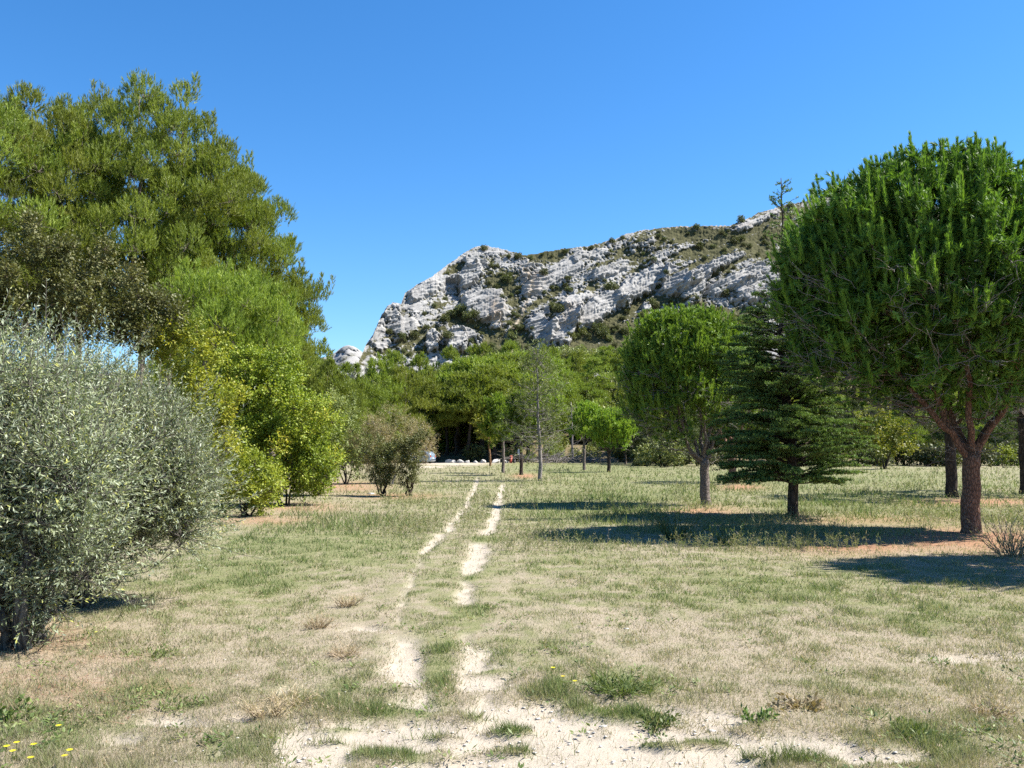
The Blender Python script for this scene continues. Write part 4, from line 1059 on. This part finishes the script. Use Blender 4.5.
# --- trees and scrub on the mountain
for (px, row, s, lab) in [(484, 249, 1.7, 'dark bush on the near summit of the cliff'), (518, 257, 1.9, 'dark bush in the notch right of the near summit'), (612, 241, 1.5, 'dark tree on the skyline above the middle of the ridge'), (622, 237, 1.2, 'smaller dark tree right of the skyline tree'), (697, 227, 1.7, 'wide bush on the flat part of the ridge'), (733, 226, 1.1, 'tiny tree left of the rounded ridge tree'),
                          (741, 221, 2.0, 'rounded tree standing out on the ridge'), (790, 206, 1.7, 'tree on the ridge right of the bare cedar leader'), (813, 198, 2.0, 'twin crowned tree on the upper ridge'), (566, 251, 1.5, 'flat dark bush on the ridge left of the skyline tree'), (822, 199, 1.4, 'low bush at the top right of the ridge')]:
    p, _ = on_mountain(px, row + 2); p[2] -= .5; small_shrub(p, s * .7, lab, 'trees along the ridge line', name='ridge_tree', cat='tree', tall=1.2)
big = [(452, 318, 2.4), (461, 316, 2.8), (468, 322, 2.6), (474, 320, 2.2), (445, 322, 2), (447, 345, 2.0), (507, 283, 2.4), (508, 279, 1.9), (553, 310, 2.2), (556, 318, 2.2), (611, 294, 2.6), (607, 290, 1.8), (415, 338, 1.7), (402, 340, 1.6), (520, 331, 2), (543, 277, 2.0), (569, 291, 1.6), (652, 306, 2.2), (724, 297, 2.4), (677, 270, 1.7), (652, 263, 1.4), (714, 247, 1.4), (735, 243, 2), (742, 240, 1.7), (390, 336, 1.4), (610, 253, 1.5), (470, 346, 1.3)]
for (px, row, s) in big:
    p, _ = on_mountain(px, row); p[2] -= .6; small_shrub(p, s * .78, 'one of the larger dark bushes on the cliff face', 'larger bushes on the cliff face')
cnt = 0
while cnt < 190:
    px = rngw.uniform(372, 790); row = rngw.uniform(230, 360); j = int(np.argmin(np.abs(MT['u'] - px)))
    if row < MT['ridge'][j] + 3: continue
    p, rk = on_mountain(px, row)
    if rk > .55 and rngw.random() > .06: continue
    p[2] -= .3; small_shrub(p, rngw.uniform(.45, 1.05), 'one of the small scrub bushes dotted over the cliff face', 'small scrub on the cliff face'); cnt += 1
cnt = 0
while cnt < 75:        # denser trees where the cliff foot meets the wood
    px = rngw.uniform(570, 770) if cnt % 9 else rngw.uniform(482, 520); row = rngw.uniform(316, 372)
    if px > 570 and row < np.interp(px, [570, 600, 650, 700, 770], [338, 326, 312, 312, 318]): continue
    if px < 560 and row < 330: continue
    p, rk = on_mountain(px, row); p[2] -= .8; small_shrub(p, rngw.uniform(.9, 1.9), 'one of the bushy trees where the cliff meets the wood', 'bushy trees at the cliff foot', rngw.random() < .35, name='bushy_tree', cat='tree', tall=1.25); cnt += 1

# ------------------------------------------------------------------ rocks
def rock_mesh(name, seed, mat, sub=3, flat=.7):
    bm = bmesh.new(); bmesh.ops.create_icosphere(bm, subdivisions=sub, radius=1.0)
    r_ = np.random.default_rng(seed); co = np.array([v.co[:] for v in bm.verts])
    for k in range(9):
        nrm = unit(r_.normal(size=3)); d = co @ nrm; lim = r_.uniform(.45, .8); co = co - np.maximum(d - lim, 0)[:, None] * nrm * .9
    co *= (1 + .10 * fbm(co[:, 0] * 1.7 + seed, co[:, 1] * 1.7 + co[:, 2], 3, seed))[:, None]; co[:, 2] *= flat
    for v, c_ in zip(bm.verts, co): v.co = c_
    me = bpy.data.meshes.new(name); bm.to_mesh(me); bm.free(); me.materials.append(mat); return me
BOUL = [(450.5, 456.2, .62, 'largest white boulder at the left end of the parking row'), (460, 456.6, .44, 'white boulder second from the left end of the row'), (467.5, 457, .38, 'small white boulder third from the left end of the row'), (475.5, 457.2, .36, 'low white boulder in the middle of the parking row'), (482.5, 456.6, .42, 'pointed white boulder left of the orange stemmed sapling'), (496, 456, .55, 'white boulder right of the orange stemmed sapling'), (505.5, 455.8, .40, 'white boulder left of the red post')]
for k, (px, row, s, lab) in enumerate(BOUL):
    p = at(px, row, 107); p[2] = float(ground_z(p[0], p[1])) + s * .25
    o = link('boulder', rock_mesh('boulder', 900 + k, M['white_rock'])); o.location = tuple(p); o.scale = (s * 1.15, s, s * 1.05); o.rotation_euler = (0, 0, k * 1.3)
    tag(o, lab, 'boulder', 'white boulders edging the parking place')
for k, (px, row, D, s, lab) in enumerate([(584, 381, 165, 1.9, 'pale rock showing through the shrubs on the slope'), (600, 376, 172, 1.1, 'smaller pale rock beside the rock on the slope')]):
    p = at(px, row, D); o = link('boulder', rock_mesh('boulder', 920 + k, M['grey_rock'], 3, .7)); o.location = tuple(p); o.rotation_euler = (.2, -.45, k * 2.0); o.scale = (s * 1.7, s * .9, s * .62); tag(o, lab, 'boulder', 'pale rocks on the wooded slope')
    p0 = p.copy()
p = ground_at(371, 494); o = link('stone', rock_mesh('stone', 930, M['white_rock'])); o.location = tuple(p); o.scale = (.16, .13, .12); tag(o, 'white stone in the grass left of the twin shrubs', 'stone')

# loose stones lying on the chalk track
def stones():
    rng = np.random.default_rng(940); g = Geo(); n = 0
    base = np.array(rock_mesh('pebble_form', 941, M['flint'], 1, .6).vertices.items(), dtype=object)
    me = bpy.data.meshes['pebble_form']; co = np.array([v.co[:] for v in me.vertices]); F = np.array([pl.vertices[:] for pl in me.polygons])
    while n < 420:
        px = rng.uniform(60, 900); row = rng.uniform(600, 800)
        kx, kz = pix_dir(px, row); Y = -1.65 / kz; x = kx * Y; z = float(ground_z(x, Y)); b_, o_, g_, _, _ = masks(np.array([x]), np.array([Y]), np.array([z]))
        if b_[0] < .5 and rng.random() > (.22 if 170 < px < 420 and row > 610 else .05): continue
        s = rng.uniform(.005, .014) * (1 if rng.random() < .95 else 2); a = rng.random() * 6.28
        R = np.array([[math.cos(a), -math.sin(a), 0], [math.sin(a), math.cos(a), 0], [0, 0, 1]])
        g.add((co @ R.T) * s * np.array([1.3, 1.0, .5]) + np.array([x, Y, z - .03 * b_[0] + s * .1]), T=F, tint=rng.random()); n += 1
    bpy.data.meshes.remove(me)
    tag(g.build('gravel', M['flint']), 'loose pale stones strewn on the chalk track', 'gravel', kind='stuff')
stones()

# ------------------------------------------------------------------ grass
def grass_field():
    rng = np.random.default_rng(950)
    N = 1250000
    px = rng.uniform(-420, 1450, N); row = 462 + 350 * rng.random(N) ** .8
    kx, kz = pix_dir(px, row); Y = np.clip((-.14 - 1.65) / kz, 2, 130)
    for _ in range(3): Y = np.clip((ground_z(kx * Y, Y) - 1.65) / kz, 2, 112)
    x = kx * Y; z = ground_z(x, Y)
    bare, orange, green, ppx, ppy = masks(x, Y, z)
    dens = (1 - .97 * bare) * (1 - .93 * orange) * (.85 + .15 * np.clip(green * 1.4, 0, 1))
    keep = rng.random(N) < dens
    x, Y, z, bare, orange, green, ppx, ppy = [q[keep] for q in (x, Y, z, bare, orange, green, ppx, ppy)]; n = len(x)
    tall = np.clip(fbm(x / 2.2, Y / 2.2, 4, 961) * 1.6 + .35, 0, 1) * sstep(12.5, 19, Y) * (x > -3 - .12 * Y) * (1 - .7 * blob(ppx, ppy, [(470, 520, 90, 50, 1)]))
    tuft = np.clip(fbm(x / .5, Y / .5, 3, 962) * 1.8 + .3, 0, 1)
    hgt = (.026 + .05 * tuft * (.35 + green) + .17 * tall) * rng.uniform(.35, 1.8, n)
    hgt *= 1 - .5 * blob(ppx, ppy, SHORT)
    wd = np.maximum(.0032, .75 / 880 * Y) * rng.uniform(.7, 1.4, n)
    lean = rng.normal(0, .55, (n, 2)); D = unit(np.stack([lean[:, 0], lean[:, 1], np.ones(n)], -1))
    V, T = needles(np.stack([x, Y, z - .012 - .03 * bare], -1), D, hgt, wd, rng)
    dry = np.clip(.85 - .72 * green + rng.normal(0, .25, n) - .15 * tall, 0, 1)
    g = Geo(); g.add(V, T=T, tint=np.repeat(dry, 3))
    tag(g.build('grass', M['grass']), 'short dry and green meadow grass beside the chalk track', 'grass', kind='stuff')
    # taller seeding stems and weeds on the right half of the meadow
    N = 24000; px = rng.uniform(380, 1250, N); row = rng.uniform(466, 560, N)
    kx, kz = pix_dir(px, row); Y = np.clip(-1.75 / kz, 12, 90); x = kx * Y; z = ground_z(x, Y); b_, o_, gr, ppx, ppy = masks(x, Y, z)
    keep = (rng.random(N) < (1 - b_) * (1 - .8 * o_) * np.clip(.25 + fbm(x / 3, Y / 3, 3, 971) * 1.9, 0, 1)) & (Y > 14); x, Y, z = x[keep], Y[keep], z[keep]; n = len(x)
    g = Geo(); hh = rng.uniform(.1, .36, n); D = unit(np.stack([rng.normal(0, .16, n), rng.normal(0, .16, n), np.ones(n)], -1)); P0 = np.stack([x, Y, z - .02], -1)
    V, T = needles(P0, D, hh, np.maximum(.005, .45 / 880 * Y), rng); tn = np.clip(rng.normal(.5, .16, n), 0, 1); g.add(V, T=T, tint=np.repeat(tn, 3))
    m = 7; P = np.repeat(P0 + D * hh[:, None] * .3, m, 0) + np.repeat(D * hh[:, None], m, 0) * (.65 * rng.random((n * m, 1))); Dv = unit(rng.normal(0, 1, (n * m, 3)) + np.array([0, 0, .6]))
    V, Q = leaves(P, Dv, rng.uniform(.04, .1, n * m), np.repeat(np.maximum(.009, .55 / 880 * Y), m), rng); g.add(V, Q=Q, tint=np.repeat(np.clip(np.repeat(tn, m) + rng.normal(0, .12, n * m), 0, 1), 4))
    tag(g.build('weeds', M['grass']), 'taller seeding weeds standing in the meadow grass', 'weeds', kind='stuff')
grass_field()

def litter():
    rng = np.random.default_rng(980); N = 9000
    px = rng.uniform(-60, 1100, N); row = rng.uniform(545, 800, N); kx, kz = pix_dir(px, row); Y = np.clip(-1.65 / kz, 3.5, 20); x = kx * Y; z = ground_z(x, Y); b_, o_, gr, ppx, ppy = masks(x, Y, z)
    clump = np.clip(.1 + 1.8 * fbm(x / .6, Y / .6, 3, 981), 0, 1)
    keep = rng.random(N) < (1 - .95 * b_) * clump; x, Y, z, gr = x[keep], Y[keep], z[keep], gr[keep]; n = len(x); g = Geo()
    D = unit(np.stack([rng.normal(0, .7, n), rng.normal(0, .7, n), np.ones(n)], -1)); hh = rng.uniform(.05, .17, n)
    V, T = needles(np.stack([x, Y, z - .01], -1), D, hh, np.maximum(.003, .5 / 880 * Y), rng); g.add(V, T=T, tint=np.repeat(np.clip(rng.normal(.7, .25, n), 0, 1), 3))
    P = np.stack([x, Y, z], -1) + D * hh[:, None] * .8; sel = rng.random(n) < .4; m = 5; P = np.repeat(P[sel], m, 0) + rng.normal(0, .008, (sel.sum() * m, 3)); V, Q = leaves(P, unit(np.repeat(D[sel], m, 0) + rng.normal(0, .5, P.shape)), .022, .006, rng); g.add(V, Q=Q, tint=np.repeat(np.clip(rng.normal(.6, .25, len(P)), 0, 1), 4))
    N = 60000; px = rng.uniform(-60, 1200, N); row = rng.uniform(476, 800, N); kx, kz = pix_dir(px, row); Y = np.clip(-1.68 / kz, 3.5, 45); x = kx * Y; z = ground_z(x, Y); b_, o_, gr_, ppx, ppy = masks(x, Y, z)
    keep = rng.random(N) < np.clip(o_, 0, 1) * .9; x2, Y2, z2 = x[keep], Y[keep], z[keep]; k = len(x2); gl = Geo(); a = rng.random(k) * 6.28
    V, T = needles(np.stack([x2, Y2, z2 + rng.uniform(0, .02, k)], -1), unit(np.stack([np.cos(a), np.sin(a), rng.normal(.05, .2, k)], -1)), rng.uniform(.06, .14, k), np.maximum(.004, .5 / 880 * Y2), rng, np.tile(np.array([[0, 0, 1.0]]), (k, 1)))
    gl.add(V, T=T, tint=np.repeat(rng.random(k), 3)); tag(gl.build('needle_litter', M['litter']), 'fallen reddish brown pine needles under the trees', 'needle litter', kind='stuff')
    tag(g.build('straw', M['dry']), 'loose dry straw and seed heads over the near meadow', 'dry grass', kind='stuff')
    N = 2600; px = rng.uniform(-60, 1100, N); row = rng.uniform(560, 800, N); kx, kz = pix_dir(px, row); Y = np.clip(-1.65 / kz, 3.5, 16); x = kx * Y; z = ground_z(x, Y); b_, o_, gr, ppx, ppy = masks(x, Y, z)
    keep = rng.random(N) < np.clip(-.05 + 2.2 * fbm(x / .8, Y / .8, 3, 983), 0, 1) * (1 - .75 * b_); x, Y, z = x[keep], Y[keep], z[keep]; n = len(x); m = 11; g = Geo()
    a = rng.random((n, m)) * 6.28; r = rng.uniform(.0, .05, (n, m)); P = np.stack([x[:, None] + np.cos(a) * r, Y[:, None] + np.sin(a) * r, z[:, None] + rng.uniform(0, .03, (n, m))], -1).reshape(-1, 3)
    Dv = unit(np.stack([np.cos(a), np.sin(a), rng.uniform(.1, .9, (n, m))], -1).reshape(-1, 3)); V, Q = leaves(P, Dv, rng.uniform(.02, .05, n * m), rng.uniform(.008, .018, n * m), rng, .6)
    g.add(V, Q=Q, tint=np.repeat(np.clip(np.repeat(rng.normal(.55, .22, n), m) + rng.normal(0, .12, n * m), 0, 1), 4))
    tag(g.build('ground_cover', M['weed']), 'small leafy herbs spread low through the near meadow', 'ground cover', kind='stuff')
litter()

# single plants that stand out
def herb(name, label, cat, px, row, h, spread, n, seed, mat='weed', leafw=.02, group=None, leafL=.045, tone=.5, upright=.8, stems=True):
    rng = np.random.default_rng(seed); p = ground_at(px, row); p[2] -= .02
    sg, lg = Geo(), Geo()
    for k in range(n):
        a = rng.random() * 6.28; o0 = np.array([math.cos(a), math.sin(a), 0]) * spread * .35 * rng.random(); tip = o0 + np.array([math.cos(a) * spread * rng.uniform(.2, 1), math.sin(a) * spread * rng.uniform(.2, 1), h * rng.uniform(.5, 1.1) * upright])
        pl = wiggle(o0, tip, 5, .12 * h, rng); tube(sg, pl, np.linspace(.004, .0015, 5) * max(1, p[1] / 7), 3, rng.random())
        if leafw:
            m = 14; P = pl[rng.integers(1, 5, m)] + rng.normal(0, .012, (m, 3)); Dv = unit(unit(tip - o0) * .4 + rng.normal(0, .7, (m, 3)) + np.array([0, 0, .25])); V, Q = leaves(P, Dv, leafL * rng.uniform(.6, 1.2, m), leafw * rng.uniform(.7, 1.3, m), rng, .3)
            lg.add(V, Q=Q, tint=np.repeat(np.clip(rng.normal(tone, .18, m), 0, 1), 4))
    t = thing(name, label, cat, p, group=group); sg.build('stems', M['dry'] if mat in ('dry',) else M[mat], t)
    if leafw: lg.build('leaves', M[mat], t)
herb('weed_plant', 'tall dark leafy weed in the shadow edge left of the cedar', 'weed', 676, 540, .62, .55, 46, 1001, leafw=.016, tone=.35)
herb('weed_plant', 'second leafy weed right of the tall weed in shadow', 'weed', 726, 545, .45, .35, 26, 1002, leafw=.016, tone=.45)
herb('dry_shrub', 'dry twiggy shrub at the right edge by the biggest trunk', 'shrub', 1012, 556, .75, .5, 60, 1003, mat='dry', leafw=.01, tone=.4)
herb('weed_plant', 'bright green low weed at the lower right on the track', 'weed', 905, 735, .07, .16, 22, 1004, leafw=.014, tone=.7)
herb('weed_plant', 'small leafy weed by the brown dead leaves right of the track', 'weed', 757, 720, .06, .1, 14, 1005, leafw=.014)
herb('weed_plant', 'wide bushy green tussock right of the track', 'weed', 615, 690, .09, .26, 60, 1006, leafw=.007, leafL=.08, tone=.55)
herb('weed_plant', 'leafy weed beside the tussock under the yellow flowers', 'weed', 650, 722, .05, .16, 20, 1007, leafw=.012, tone=.5)
herb('weed_plant', 'low green weed at the lower left corner', 'weed', 8, 716, .08, .2, 22, 1008, leafw=.02)
herb('weed_plant', 'green weed patch in bare soil below the olives', 'weed', 160, 703, .05, .28, 40, 1009, leafw=.009, tone=.75)
herb('weed_plant', 'pale leafy herb growing in front of the olive shadow', 'weed', 150, 655, .06, .26, 30, 1010, leafw=.010, tone=.85)
herb('dead_weed', 'brown dead weed lying on the track edge at the right', 'weed', 806, 708, .06, .2, 22, 1011, mat='dry', leafw=.02, tone=.0)
for k, (px, row, h, lab) in enumerate([(318, 628, .16, 'straw coloured dry tuft left of the faint track'), (290, 705, .13, 'dry straw tuft left of the bare apron'), (268, 716, .14, 'rounded dry straw tuft nearest the lower left'), (347, 606, .14, 'reddish dry tuft beside the left rut'), (990, 715, .1, 'dry straw tuft near the lower right edge'), (345, 655, .09, 'small dry tuft beside the left bare patch')]):
    herb('dry_tuft', lab, 'dry grass', px, row, h, .16, 40, 1030 + k, mat='dry', leafw=.003, leafL=.06, tone=.9, group='dry straw tufts beside the track')

FL = [(6, 752, 'yellow flower at the very left edge'), (12, 757, 'yellow flower lowest of the left edge trio'), (16, 748, 'yellow flower highest of the left edge trio'), (33, 750, 'large yellow flower right of the left edge trio'), (30, 764, 'yellow flower close to the bottom edge'), (58, 730, 'lone yellow flower highest in the left corner'), (64, 762, 'yellow flower lower of the right pair in the corner'), (69, 756, 'yellow flower upper of the right pair in the corner'),
      (553, 669, 'yellow flower farthest from the camera beside the track'), (563, 678, 'yellow flower in the middle of the track side trio'), (575, 683, 'yellow flower nearest the green tussock')]
for k, (px, row, lab) in enumerate(FL):
    r_ = np.random.default_rng(1100 + k); hgt = .09; p = ground_at(px, row + 12); t = thing('yellow_flower', lab, 'flower', p, group='yellow flowers in the grass')
    sg, pg = Geo(), Geo(); tip = np.array([0, 0, hgt]); tube(sg, wiggle((0, 0, -.01), tip, 5, .015, r_), .002, 4)
    for j in range(11):
        a = j * 6.28 / 11; P = tip[None]; D = np.array([[math.cos(a), math.sin(a), .25]]); V, Q = leaves(P, unit(D), [.02], [.009], r_, 1.0); pg.add(V, Q=Q, tint=r_.random())
    sg.build('stem', M['weed'], t); pg.build('petals', M['petal'], t)

# ------------------------------------------------------------------ parked car and the posts
def car():
    p = at(418, 463.5, 104); p[2] = float(ground_z(p[0], p[1]))
    t = thing('parked_car', 'pale blue hatchback parked behind the brown bush, tail to the right', 'car', p, math.radians(160))
    paint = plain_mat('pale blue car paint', (.30, .42, .58), .3, .3, .03, 2, .6); glass = plain_mat('dark car glass', (.03, .04, .05), .08, 0, .1, 2, .8); rub = plain_mat('black rubber', (.02, .02, .02), .8); red = plain_mat('red lamp plastic', (.5, .02, .02), .25); metal = plain_mat('alloy rim', (.5, .5, .52), .35, .8); plate = plain_mat('white number plate', (.75, .75, .7), .5); dark = plain_mat('dark bumper plastic', (.10, .11, .12), .6)
    # x forward, y left; sections: x, half width bottom, half width belt, half width roof, z bottom, z belt, z roof
    secs = [(-1.95, .60, .66, .52, .38, .80, .86), (-1.9, .74, .80, .60, .28, .88, 1.12), (-1.7, .80, .84, .60, .22, .90, 1.36), (-1.2, .82, .86, .62, .20, .90, 1.45), (-.3, .83, .87, .63, .20, .90, 1.48), (.35, .83, .87, .62, .20, .90, 1.42), (.95, .83, .86, .70, .20, .90, 1.06), (1.2, .82, .85, .74, .20, .88, .96), (1.75, .78, .80, .62, .22, .74, .80), (1.95, .66, .68, .5, .32, .60, .66)]
    V = []
    for (x, a, b, c_, z0, z1, z2) in secs:
        zm = (z0 + z1) / 2
        V += [(x, -a, z0), (x, -b * 1.02, zm), (x, -b, z1), (x, -c_, z2 - .03), (x, -c_ * .7, z2), (x, c_ * .7, z2), (x, c_, z2 - .03), (x, b, z1), (x, b * 1.02, zm), (x, a, z0)]
    Q = []
    for i in range(len(secs) - 1):
        for j in range(10): Q.append((i * 10 + j, i * 10 + (j + 1) % 10, (i + 1) * 10 + (j + 1) % 10, (i + 1) * 10 + j))
    bm = bmesh.new(); vs = [bm.verts.new(v) for v in V]
    for q in Q: bm.faces.new([vs[k] for k in q])
    bm.faces.new(vs[:10]); bm.faces.new(vs[-10:][::-1]); bmesh.ops.recalc_face_normals(bm, faces=bm.faces)
    me = bpy.data.meshes.new('body'); bm.to_mesh(me); bm.free(); me.materials.append(paint)
    body = link('body', me, t); bv = body.modifiers.new('b', 'BEVEL'); bv.width = .03; bv.segments = 2; bv.limit_method = 'ANGLE'
    for f in me.polygons: f.use_smooth = True
    def panel(name, pts, mat, off, parent=t, th=.012):
        pts = np.array(pts, float); nrm = unit(np.cross(pts[1] - pts[0], pts[2] - pts[0])); nrm = nrm * (1 if nrm @ np.array(off) > 0 else -1)
        A = pts + nrm * .012; B = pts - nrm * .02; k = len(pts); g = Geo(); q = [(i, (i + 1) % k, k + (i + 1) % k, k + i) for i in range(k)]
        g.add(np.vstack([A, B]), Q=q + [tuple(range(k))] + [tuple(range(2 * k - 1, k - 1, -1))]); return g.build(name, mat, parent)
    for s in (-1, 1):
        panel('side_window', [(-1.45, s * .84, .94), (-.45, s * .85, .94), (-.45, s * .67, 1.38), (-1.3, s * .66, 1.35)], glass, (0, s, 0)); panel('side_window', [(-.37, s * .85, .94), (.55, s * .85, .94), (.25, s * .67, 1.36), (-.37, s * .67, 1.38)], glass, (0, s, 0))
        panel('tail_light', [(-1.955, s * .52, .74), (-1.93, s * .76, .74), (-1.92, s * .74, 1.02), (-1.94, s * .58, 1.02)], red, (-1, 0, 0)); panel('headlight', [(1.90, s * .40, .56), (1.86, s * .66, .56), (1.80, s * .66, .70), (1.84, s * .42, .68)], metal, (1, 0, 0))
    panel('rear_window', [(-1.915, -.55, .96), (-1.915, .55, .96), (-1.74, .5, 1.30), (-1.74, -.5, 1.30)], glass, (-1, 0, .3)); panel('windscreen', [(.98, -.66, 1.05), (.98, .66, 1.05), (.42, .56, 1.38), (.42, -.56, 1.38)], glass, (1, 0, 1))
    panel('number_plate', [(-1.965, -.25, .60), (-1.965, .25, .60), (-1.965, .25, .71), (-1.965, -.25, .71)], plate, (-1, 0, 0)); panel('bumper', [(-1.975, -.66, .30), (-1.975, .66, .30), (-1.975, .66, .50), (-1.975, -.66, .50)], dark, (-1, 0, 0))
    for x in (-1.2, 1.2):
        for s in (-1, 1):
            w = bpy.data.objects.new('wheel', None); scene.collection.objects.link(w); w.parent = t; w.location = (x, s * .76, .31)
            th = np.linspace(0, 2 * math.pi, 24, endpoint=False)
            def disc(rs, ys):
                g = Geo(); VV = np.vstack([np.stack([np.cos(th) * r, np.full(24, y), np.sin(th) * r], -1) for r, y in zip(rs, ys)])
                g.add(VV, Q=[(k * 24 + i, k * 24 + (i + 1) % 24, (k + 1) * 24 + (i + 1) % 24, (k + 1) * 24 + i) for k in range(len(rs) - 1) for i in range(24)]); return g
            disc([.19, .29, .31, .31, .29, .19], [-.09, -.1, -.07, .07, .1, .09]).build('tyre', rub, w, True); disc([.01, .06, .19, .19, .06, .01], [-.075, -.08, -.06, .06, .08, .075]).build('rim', metal, w, True)
car()

def post(name, label, cat, px, row, D, h, r, col, cap):
    p = at(px, row, D); p[2] = float(ground_z(p[0], p[1])) - .05; t = thing(name, label, cat, p)
    g = Geo(); tube(g, np.array([[0, 0, 0], [0, 0, h * .86]]), r, 12); g.build('shaft', plain_mat(label[:24], col, .6), t, True)
    c_ = Geo(); tube(c_, np.array([[0, 0, h * .84], [0, 0, h * .86], [0, 0, h * .95], [0, 0, h]]), np.array([r * 1.05, r * 1.25, r * 1.2, r * .5]), 12); c_.build('cap', plain_mat(label[:24] + ' cap', cap, .5), t, True)
post('marker_post', 'short red post at the parking edge between two young trunks', 'post', 511, 456.2, 107, .95, .17, (.62, .10, .05), (.62, .12, .07))
post('marker_post', 'short dark post right beside the red post', 'post', 514.3, 456.2, 107, .62, .15, (.06, .05, .045), (.07, .06, .05))
def sign():
    p = at(519.5, 456, 108); p[2] = float(ground_z(p[0], p[1])) - .05; t = thing('notice_board', 'pale bluish panel on a post, half hidden by a trunk', 'sign', p); g = Geo(); tube(g, np.array([[0, .03, 0], [0, .03, 1.7]]), .05, 8); g.build('post', plain_mat('grey post', (.3, .3, .3), .6), t, True)
    bm = bmesh.new(); bmesh.ops.create_cube(bm, size=1); bmesh.ops.scale(bm, vec=(.42, .04, .75), verts=bm.verts); bmesh.ops.translate(bm, vec=(0, -.045, 1.32), verts=bm.verts); bmesh.ops.bevel(bm, geom=bm.edges[:], offset=.01, segments=1, affect='EDGES')
    me = bpy.data.meshes.new('panel'); bm.to_mesh(me); bm.free(); me.materials.append(plain_mat('pale blue panel', (.6, .68, .75), .5)); link('panel', me, t)
sign()
